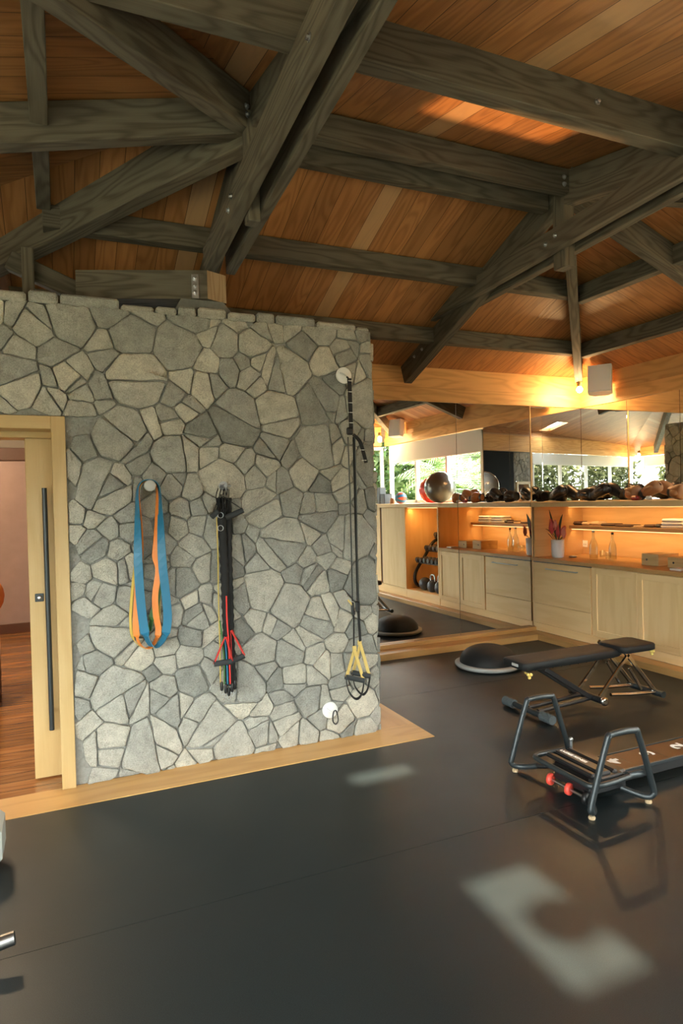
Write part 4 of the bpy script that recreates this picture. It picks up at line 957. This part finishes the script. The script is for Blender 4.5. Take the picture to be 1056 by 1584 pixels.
# ------------------------------------------------------------------ boxing gloves on the ledge
def glove(mat, cuffmat, label, loc, rz, rx, first=None):
    e = empty('boxing_glove', loc, label, 'boxing glove', 'boxing gloves on the ledge'); e.rotation_euler = (rx, 0, rz); e.scale = (.86, .84, .86)
    mb = MB(); vs = []; n, K = 16, 12
    for i in range(K+1):
        t = i/K; y = -.10+.25*t
        w = .046+.034*math.sin(min(1, t*1.15)*PI*.62); h = .040+.030*math.sin(min(1, t*1.1)*PI*.6)
        if t > .78: s = math.sqrt(max(0, 1-((t-.78)/.225)**2)); w *= s; h *= s
        for k in range(n): a = 2*PI*k/n; vs.append(V((w*math.copysign(abs(math.cos(a))**.8, math.cos(a)), y, .066+h*math.copysign(abs(math.sin(a))**.8, math.sin(a))+(-.012 if t > .6 else 0)*(t-.6)*2)))
    fs = [(i*n+k, i*n+(k+1) % n, (i+1)*n+(k+1) % n, (i+1)*n+k) for i in range(K) for k in range(n)]
    mb.idx(vs, fs, True); mb.face(vs[:n][::-1]); mb.build('padding', M[mat], e)
    mb = MB(); mb.tube(smoothpath([V((.05, -.03, .06)), V((.078, .02, .06)), V((.072, .075, .055)), V((.05, .10, .052))], 4), [.018]+[.026]*4+[.025]*4+[.020]*3+[.012], 10); mb.build('thumb', M[mat], e)
    mb = MB(); mb.ribbon([V((.053*math.cos(a), -.085, .066+.048*math.sin(a))) for a in [2*PI*k/20 for k in range(20)]], Y, .05, .006, True); mb.build('cuff', M[cuffmat], e)
    return e
GB = glove('glove', 'glove', 'black boxing glove lying at the corner end of the ledge', (5.34, 5.93, 1.561), 0, 0)
GT = glove('glovetan', 'glove', 'tan boxing glove standing right of the crossed black pair', (5.24, 4.765, 1.561), 0, 0)
for g_, sc_, rz_ in ((GB, (.85, .72, 1.0), math.radians(200)), (GT, (.85, .72, 1.08), math.radians(168))): g_.scale = sc_; g_.rotation_euler = (0, 0, rz_)
def place(src, x, y, z, rz, rx, lb, sc=(.80, .88, .92)):
    o = dup(src, (x, y, z), (rx, 0, rz), lb); o.scale = sc; return o
T = math.radians(27)      # crossed pairs: each glove leans up over the other
place(GB, 5.24, 5.785, 1.605, PI, T, 'front black glove of the first crossed pair, fist to the right')
place(GB, 5.36, 5.735, 1.605, 0, T, 'rear black glove of the first crossed pair, fist to the left')
place(GB, 5.29, 5.425, 1.561, PI, 0, 'upright blocky black boxing glove between the two crossed pairs', (.9, .82, 1.12))
place(GB, 5.24, 5.155, 1.605, PI, T, 'front black glove of the second crossed pair, fist to the right')
place(GB, 5.36, 5.110, 1.605, 0, T, 'rear black glove of the second crossed pair, fist to the left')
place(GB, 5.38, 4.86, 1.561, math.radians(200), 0, 'black boxing glove half behind the first tan glove', (.8, .66, 1.05))
place(GT, 5.24, 4.525, 1.605, PI, T, 'front tan glove of the tan crossed pair')
place(GT, 5.36, 4.475, 1.605, 0, T, 'rear tan glove of the tan crossed pair')
place(GT, 5.26, 4.265, 1.561, math.radians(172), 0, 'tan boxing glove at the right picture edge', (.85, .72, 1.08))
mb = MB(); mb.obox((5.12, 4.62, 1.585), V((.2, .98, 0)), V((-.98, .2, 0)), Z, .09, .05, .045, .015); tag(mb.build('hand_wrap', M['glovered']), 'rolled dark red hand wrap at the foot of the tan gloves', 'hand wrap')
mb = MB(); mb.obox((5.12, 4.46, 1.583), V((.2, .98, 0)), V((-.98, .2, 0)), Z, .08, .05, .04, .018); tag(mb.build('hand_wrap', M['towel']), 'rolled white hand wrap between the tan gloves', 'hand wrap')

# ------------------------------------------------------------------ balls on the ledge (seen in the mirror)
mb = MB(); mb.ball((5.43, 3.50, 1.561+.245), .245, 40, k=24); tag(mb.build('exercise_ball', M['silverball']), 'large silver grey exercise ball on the ledge, seen in the mirror', 'ball')
mb = MB(); mb.ball((5.58, 3.02, 1.561+.215), .215, 40, k=24); tag(mb.build('exercise_ball', M['redball']), 'red exercise ball behind the silver one, seen in the mirror', 'ball')
e = empty('medicine_ball', (5.42, 2.25, 1.661), 'small patchwork ball of blue and red panels on the ledge', 'ball')
mb = MB(); mb.ball((0, 0, 0), .10, 24, k=14); mb.build('core', M['ballred'], e)
for k in range(3):
    mb = MB(); m3 = Matrix.Rotation(k*PI/3+.4, 3, 'X') @ Matrix.Rotation(k*.9, 3, 'Z')
    mb.ribbon([m3 @ V((math.cos(t)*.1015, math.sin(t)*.1015, 0)) for t in [2*PI*i/32 for i in range(32)]], m3 @ Z, .045, .004, True); mb.build('panel', M['ballblue'], e)
mb = MB(); mb.lathe([(.04, 0), (.045, .05), (.03, .10)], (5.35, 2.06, 1.561), 14); tag(mb.build('small_pot', M['glovetan']), 'little brown pot beside the patchwork ball', 'pot')
mb = MB(); mb.box(5.30, 5.46, 1.70, 1.86, 1.561, 1.74, .008); tag(mb.build('desk_speaker', M['black']), 'low black box at the end of the ledge in the mirror', 'speaker')
mb = MB(); mb.box(5.32, 5.45, 1.50, 1.64, 1.561, 1.86, .008); tag(mb.build('desk_speaker', M['black']), 'tall black box at the end of the ledge in the mirror', 'speaker')

# ------------------------------------------------------------------ things on worktop and niche shelf
pt_ = V((5.245, 5.84, .9155)); e = empty('flower_pot', pt_, 'white ceramic pot with red flower stems on the worktop', 'plant pot')
mb = MB(); mb.lathe([(.055, 0), (.068, .008), (.072, .06), (.074, .205), (.066, .205), (.064, .05), (.001, .05)], (0, 0, 0), 28); mb.build('pot', M['pot'], e)
mb = MB(); mb.lathe([(.065, .18), (.001, .185)], (0, 0, 0), 20); mb.build('soil', M['brownstrap'], e)
def bloom(dx, dy, h, mat, s, par):
    p = V((dx, dy, h)); mb = MB(); mb.tube(smoothpath([V((dx*.15, dy*.15, .18)), V((dx*.55, dy*.55, .18+(h-.18)*.6)), p], 4), .005, 6); mb.build('stem', M['stemc'], par)
    for k in range(4):
        a = k*PI/2+.6; d = V((math.cos(a), math.sin(a), 0)); out = d*.024*s; tip = p+V((dx*.2, dy*.2, .13*s))+d*.012
        q = MB(); q.ribbon(smoothpath([p-Z*.015, p+out+Z*.03*s, p+out*.9+Z*.085*s, tip], 4), Z.cross(d), [.012, .020, .028, .033, .036, .036, .034, .030, .026, .02, .013, .007, .003][:13], .003); q.build('petal', M[mat], par)
bloom(-.03, .055, .285, 'petal', 1.25, e); bloom(.01, -.01, .235, 'petal', 1.1, e); bloom(-.01, -.115, .24, 'petalpink', .9, e); bloom(.0, .03, .33, 'petalpink', .8, e); bloom(.05, -.045, .25, 'petal', .9, e)
def leaf(pts, w, par):
    q = MB(); P = smoothpath(pts, 4); n = len(P); q.ribbon(P, V((.2, 1, 0)), [max(.004, w*math.sin(PI*min(1, (i/(n-1))*.95+.05))) for i in range(n)], .002); q.build('leaf', M['leafdark'], par)
leaf([(0, .02, .18), (0, .05, .33), (.0, .10, .46), (0, .13, .55)], .042, e); leaf([(0, -.02, .18), (0, -.03, .32), (0, -.055, .42), (0, -.09, .50)], .050, e)
leaf([(0, .03, .18), (0, .10, .27), (0, .15, .31), (0, .22, .325)], .014, e); leaf([(0, .04, .18), (.0, .11, .24), (0, .16, .275)], .012, e)
def bottle(p, h, r, label, stopper):
    e = empty('glass_bottle', p, label, 'bottle', 'clear glass bottles on the worktop')
    mb = MB(); mb.lathe([(.001, .003), (r*.9, .003), (r, .012), (r, h*.45), (r*.85, h*.58), (.016, h*.75), (.014, h*.93), (.018, h*.94), (.018, h*.96), (.0125, h*.96), (.0115, h*.76), (r*.80, h*.56), (r*.93, h*.43), (r*.93, .02), (.001, .012)], (0, 0, 0), 24); mb.build('bottle_glass', M['glass'], e)
    mb = MB(); mb.lathe([(.012, h*.93), (.015, h*.965), (.015, h), (.008, h*1.01)], (0, 0, 0), 14); mb.build('stopper', M[stopper], e)
bottle((5.35, 5.40, .9155), .32, .045, 'tall clear glass bottle left of the two on the worktop', 'white')
bottle((5.42, 5.20, .9155), .30, .040, 'slimmer clear glass bottle with dark stopper, right of the two', 'black')
def tumbler(p, label):
    mb = MB(); mb.lathe([(.001, .002), (.028, .002), (.034, .08), (.031, .08), (.026, .012), (.001, .010)], (0, 0, 0), 20); o = mb.build('drinking_glass', M['glass']); o.location = p; tag(o, label, 'glass', 'drinking glasses between the bottles'); return o
tumbler((5.60, 5.52, .9155), 'drinking glass behind the tall bottle'); tumbler((5.50, 5.34, .9155), 'drinking glass between the two bottles')
mb = MB(); mb.lathe([(.035, 0), (.045, .008), (.045, .02), (.03, .022)], (5.37, 5.735, .9155), 20); tag(mb.build('small_dish', M['steel']), 'small shiny dish on the worktop right of the flower pot', 'dish')
def wbox(x0, x1, y0, y1, h, label, hole=True):
    e = empty('wooden_box', (x0, (y0+y1)/2, .9155), label, 'box'); mb = MB(); mb.box(0, x1-x0, -(y1-y0)/2, (y1-y0)/2, 0, h, .003); mb.build('body', M['balsa'], e)
    if hole: mb = MB(); mb.lathe([(.010, 0), (.010, .002), (.001, .002)], (0, (y1-y0)*.18, h*.5), 12, -X); o = mb.build('finger_hole', M['black'], e); o['label'] = 'dark round hole'
wbox(5.30, 5.58, 4.52, 4.72, .115, 'pale wooden box with a round hole on the worktop'); wbox(5.28, 5.56, 4.20, 4.40, .10, 'wooden box on the worktop cut by the right picture edge')
mb = MB(); mb.box(5.12, 5.24, 4.13, 4.25, .9155, .932, .004); tag(mb.build('folded_card', M['white']), 'flat white pad at the front of the worktop', 'pad')
mb = MB(); mb.box(5.806, 5.8148, 5.955, 6.035, .998, 1.078, .003); o = tag(mb.build('power_socket', M['white']), 'white power socket plate on the niche back panel', 'socket')
for dy in (-.014, .014): mb = MB(); mb.box(5.804, 5.8065, 5.995+dy-.003, 5.995+dy+.003, 1.025, 1.04); mb.build('slot', M['black'], o)
# towels and folded things on the shelf
def folded(x0, x1, y0, y1, z, h, mat, name, label, cat='towel', grp=None):
    mb = MB(); mb.obox(((x0+x1)/2, (y0+y1)/2, z+h/2), Y, -X, Z, y1-y0, x1-x0, h, h*.45); return tag(mb.build(name, M[mat]), label, cat, grp)
TW = 'white towels folded on the niche shelf'
nm = ('bottom', 'middle', 'top')
for j, (ya, yb2) in enumerate(((4.50, 4.77), (4.20, 4.47))):
    for i in range(3): folded(5.62, 5.80, ya+.004*i, yb2-.006*i, 1.269+.032*i, .031, 'towel', 'folded_towel', 'white folded towel, %s of the %s stack on the shelf' % (nm[i], ('left', 'right')[j]), 'towel', TW)
for i, (y0, y1, h, mt, lb) in enumerate(((5.90, 6.02, .045, 'brownstrap', 'rolled dark belt at the corner end of the shelf'), (5.76, 5.88, .04, 'beige', 'beige folded cloth beside the dark belt'), (5.60, 5.74, .05, 'beige', 'second beige folded cloth, slightly higher'), (5.38, 5.58, .03, 'brownstrap', 'thick dark brown strap lying left on the shelf'), (5.14, 5.37, .022, 'brownstrap', 'flat dark brown strap in the middle of the shelf'), (5.0, 5.12, .018, 'beige', 'thin beige strap between the brown ones'), (4.86, 4.99, .03, 'brownstrap', 'dark brown strap coil near the towels'), (4.79, 4.85, .04, 'black', 'small black roll next to the white towels'))):
    folded(5.63, 5.79, y0, y1, 1.269, h, mt, 'folded_strap' if mt != 'beige' else 'folded_cloth', lb, 'strap' if mt != 'beige' else 'cloth')

# ------------------------------------------------------------------ dumbbell rack and kettlebells in the open compartment (seen in the mirror)
rk = empty('dumbbell_rack', (5.42, 3.52, .2), 'black curved three tier dumbbell rack in the open compartment', 'rack')
for y in (-.42, .42):
    q = MB(); q.tube(smoothpath([V((.18, y, .03)), V((-.14, y, .03)), V((-.24, y, .12)), V((-.22, y, .28)), V((-.06, y, .50)), V((.10, y, .72)), V((.28, y, .80))], 6), .026, 10); q.build('side_frame', M['iron'], rk)
tiers = ((-.15, .42), (.02, .60), (.20, .80))
for tx, tz in tiers:
    for dx in (-.05, .05): q = MB(); q.cyl((tx+dx, -.43, tz), (tx+dx, .43, tz), .011, 8); q.build('rail', M['iron'], rk)
q = MB(); q.cyl((.15, -.42, .03), (.15, .42, .03), .02, 8); q.build('foot_bar', M['iron'], rk)
def dumbbell(p, label, first=None):
    if first: return dup(first, p, None, label)
    e = empty('dumbbell', p, label, 'dumbbell', 'dumbbells on the rack'); q = MB(); q.cyl((-.09, 0, 0), (.09, 0, 0), .013, 10); q.build('grip', M['chrome'], e)
    for s in (-1, 1): q = MB(); q.lathe([(.032, 0), (.04, .008), (.04, .05), (.032, .058)], (s*.05, 0, 0), 12, X*s, False); q.build('weight_head', M['bell'], e)
    return e
names = ('bottom', 'middle', 'top'); ords = ('first', 'second', 'third', 'fourth', 'fifth', 'sixth', 'seventh'); D0 = None
for i, (tx, tz) in enumerate(tiers):
    for k in range(7):
        p = (5.42+tx, 3.52+.345-k*.115, .2+tz+.052); D0_ = dumbbell(p, '%s dumbbell from the worktop side on the %s tier of the rack' % (ords[k], names[i]), D0); D0 = D0 or D0_
def kettle(p, label, first=None):
    if first: return dup(first, p, None, label)
    e = empty('kettlebell', p, label, 'kettlebell', 'kettlebells under the dumbbell rack'); q = MB(); q.lathe([(.05, 0), (.075, .02), (.092, .07), (.088, .12), (.06, .165), (.02, .18)], (0, 0, 0), 22); q.build('bell', M['bell'], e)
    q = MB(); q.tube(smoothpath([V((0, -.045, .14)), V((0, -.06, .20)), V((0, -.04, .255)), V((0, .04, .255)), V((0, .06, .20)), V((0, .045, .14))], 4), .014, 8); q.build('handle', M['steel'], e); return e
K0 = kettle((5.22, 3.78, .2005), 'kettlebell nearest the worktop under the rack')
kettle((5.22, 3.57, .2005), 'middle kettlebell under the rack', K0)
q = MB(); q.ball((5.22, 3.34, .201+.10), .10, 24, k=14); tag(q.build('slam_ball', M['bell']), 'round dark slam ball beside the kettlebells', 'ball')

# ------------------------------------------------------------------ planting outside the windows
def frond(mb, base, d, L, droop, w):
    d = V(d).normalized(); P = [base+d*(L*t)+Z*(L*(.55*t-droop*t*t)) for t in [i/10 for i in range(11)]]
    side = d.cross(Z).normalized()
    for i in range(1, 11):
        for s in (-1, 1):
            for hk in (0, .5):
                a = P[i-1]+(P[i]-P[i-1])*hk; l = L*w*math.sin(PI*min(1, .18+.8*i/10)); t = (P[i]-P[i-1]).normalized()
                b = a+(side*s*.8+t*.6-Z*.35).normalized()*l; n = t*.022
                mb.face([a-n, a+n, b+n*.1])
def palm(x, y, h, nf, label, L=1.5):
    e = empty('palm_tree', (x, y, -.17), label, 'palm tree', 'palms outside the right windows')
    q = MB(); q.tube(smoothpath([V((0, 0, 0)), V((.08, .03, h*.5)), V((0, .05, h))], 6), .09, 10); q.build('trunk', M['bark'], e)
    q = MB(); rr = random.Random(int(x*100+y*10))
    for k in range(nf):
        a = k*2.399; el = rr.uniform(-.1, .9); frond(q, V((0, .05, h)), (math.cos(a), math.sin(a), el-.3), L*rr.uniform(.8, 1.15), rr.uniform(.5, 1.0), .30)
    q.build('fronds', M['palm'], e)
for i, (x, y, h, lb) in enumerate(((7.7, .5, 1.9, 'palm with low fronds outside the right windows, in line with the corner lamp'), (8.0, 2.4, 2.2, 'palm outside the middle of the right windows'), (8.9, -1.6, 2.3, 'palm outside, furthest towards the back corner of the room'), (10.2, .6, 2.9, 'taller palm standing behind the row outside the right windows'), (10.6, -3.4, 3.0, 'tallest palm far behind the row outside the right windows'))):
    palm(x, y, h, 26, lb)
def shrub(x, y, rx, ry, h, n, label, mat='hedge', s=.11):
    rr = random.Random(int(x*31+y*7)+n); q = MB()
    for _ in range(n):
        a = rr.uniform(0, 2*PI); r = math.sqrt(rr.random()); p = V((x+math.cos(a)*r*rx, y+math.sin(a)*r*ry, rr.uniform(0, 1)**.8*h*(1-.25*r)))
        d = V((rr.gauss(0, 1), rr.gauss(0, 1), rr.gauss(0, .9))).normalized(); u = d.orthogonal().normalized(); l = s*rr.uniform(.6, 1.5)
        q.face([p-u*l*.25, p+d*l*.6-u*l*.2, p+d*l*1.2, p+d*l*.6+u*l*.25])
    tag(q.build('hedge_shrub', M[mat]), label, 'shrub', 'hedge outside the windows'); return q
for x, y, rx, ry, lb in ((-4.2, -8.6, 1.38, .8, 'pale hedge shrub outside, left of the forked trunk, second one'), (-1.4, -7.9, 1.38, .8, 'pale hedge shrub outside, just left of the forked trunk'), (1.4, -7.3, 1.38, .8, 'pale hedge shrub outside, directly behind the forked trunk'), (4.2, -6.6, 1.38, .8, 'pale hedge shrub outside, right of the forked trunk'), (7.0, -5.9, 1.38, .8, 'pale hedge shrub outside at the right end of the row'), (-7.0, -9.2, 1.38, .9, 'pale hedge shrub outside, left of the forked trunk, third one'), (-9.9, -8.8, 1.4, 1.0, 'pale hedge shrub outside, fourth from the forked trunk'), (-12.3, -6.6, 1.0, 1.4, 'pale hedge shrub outside at the left turn of the row'), (-12.6, -3.6, .9, 1.5, 'pale hedge shrub in line with the left end window'), (-12.4, -.4, .9, 1.5, 'pale hedge shrub furthest left outside the left end window')):
    shrub(x, y, rx, ry, 3.9, 5200, lb, 'hedge', .20)
for x, y, rx, ry, lb in ((13.2, 3.0, .9, 3.0, 'green hedge bank beyond the palms outside the right windows'), (13.0, -3.2, .9, 3.0, 'green hedge bank behind the tallest palm'), (10.6, -7.4, 2.2, .9, 'green hedge bank closing the far back corner outside')):
    shrub(x, y, rx, ry, 5.4, 6000, lb, 'palm', .25)
q = MB(); q.tube(smoothpath([V((.9, -3.2, -.17)), V((.85, -3.15, 1.2)), V((.95, -3.2, 2.0)), V((.9, -3.3, 3.0))], 6), [.17]*4+[.15]*15, 12); q.tube(smoothpath([V((.9, -3.2, 1.5)), V((.45, -3.1, 1.9)), V((.25, -3.1, 2.4)), V((.3, -3.2, 3.1))], 6), [.10]*19, 10)
tag(q.build('forked_trunk', M['bark']), 'pale forked tree trunk outside, seen through the mirror', 'tree')
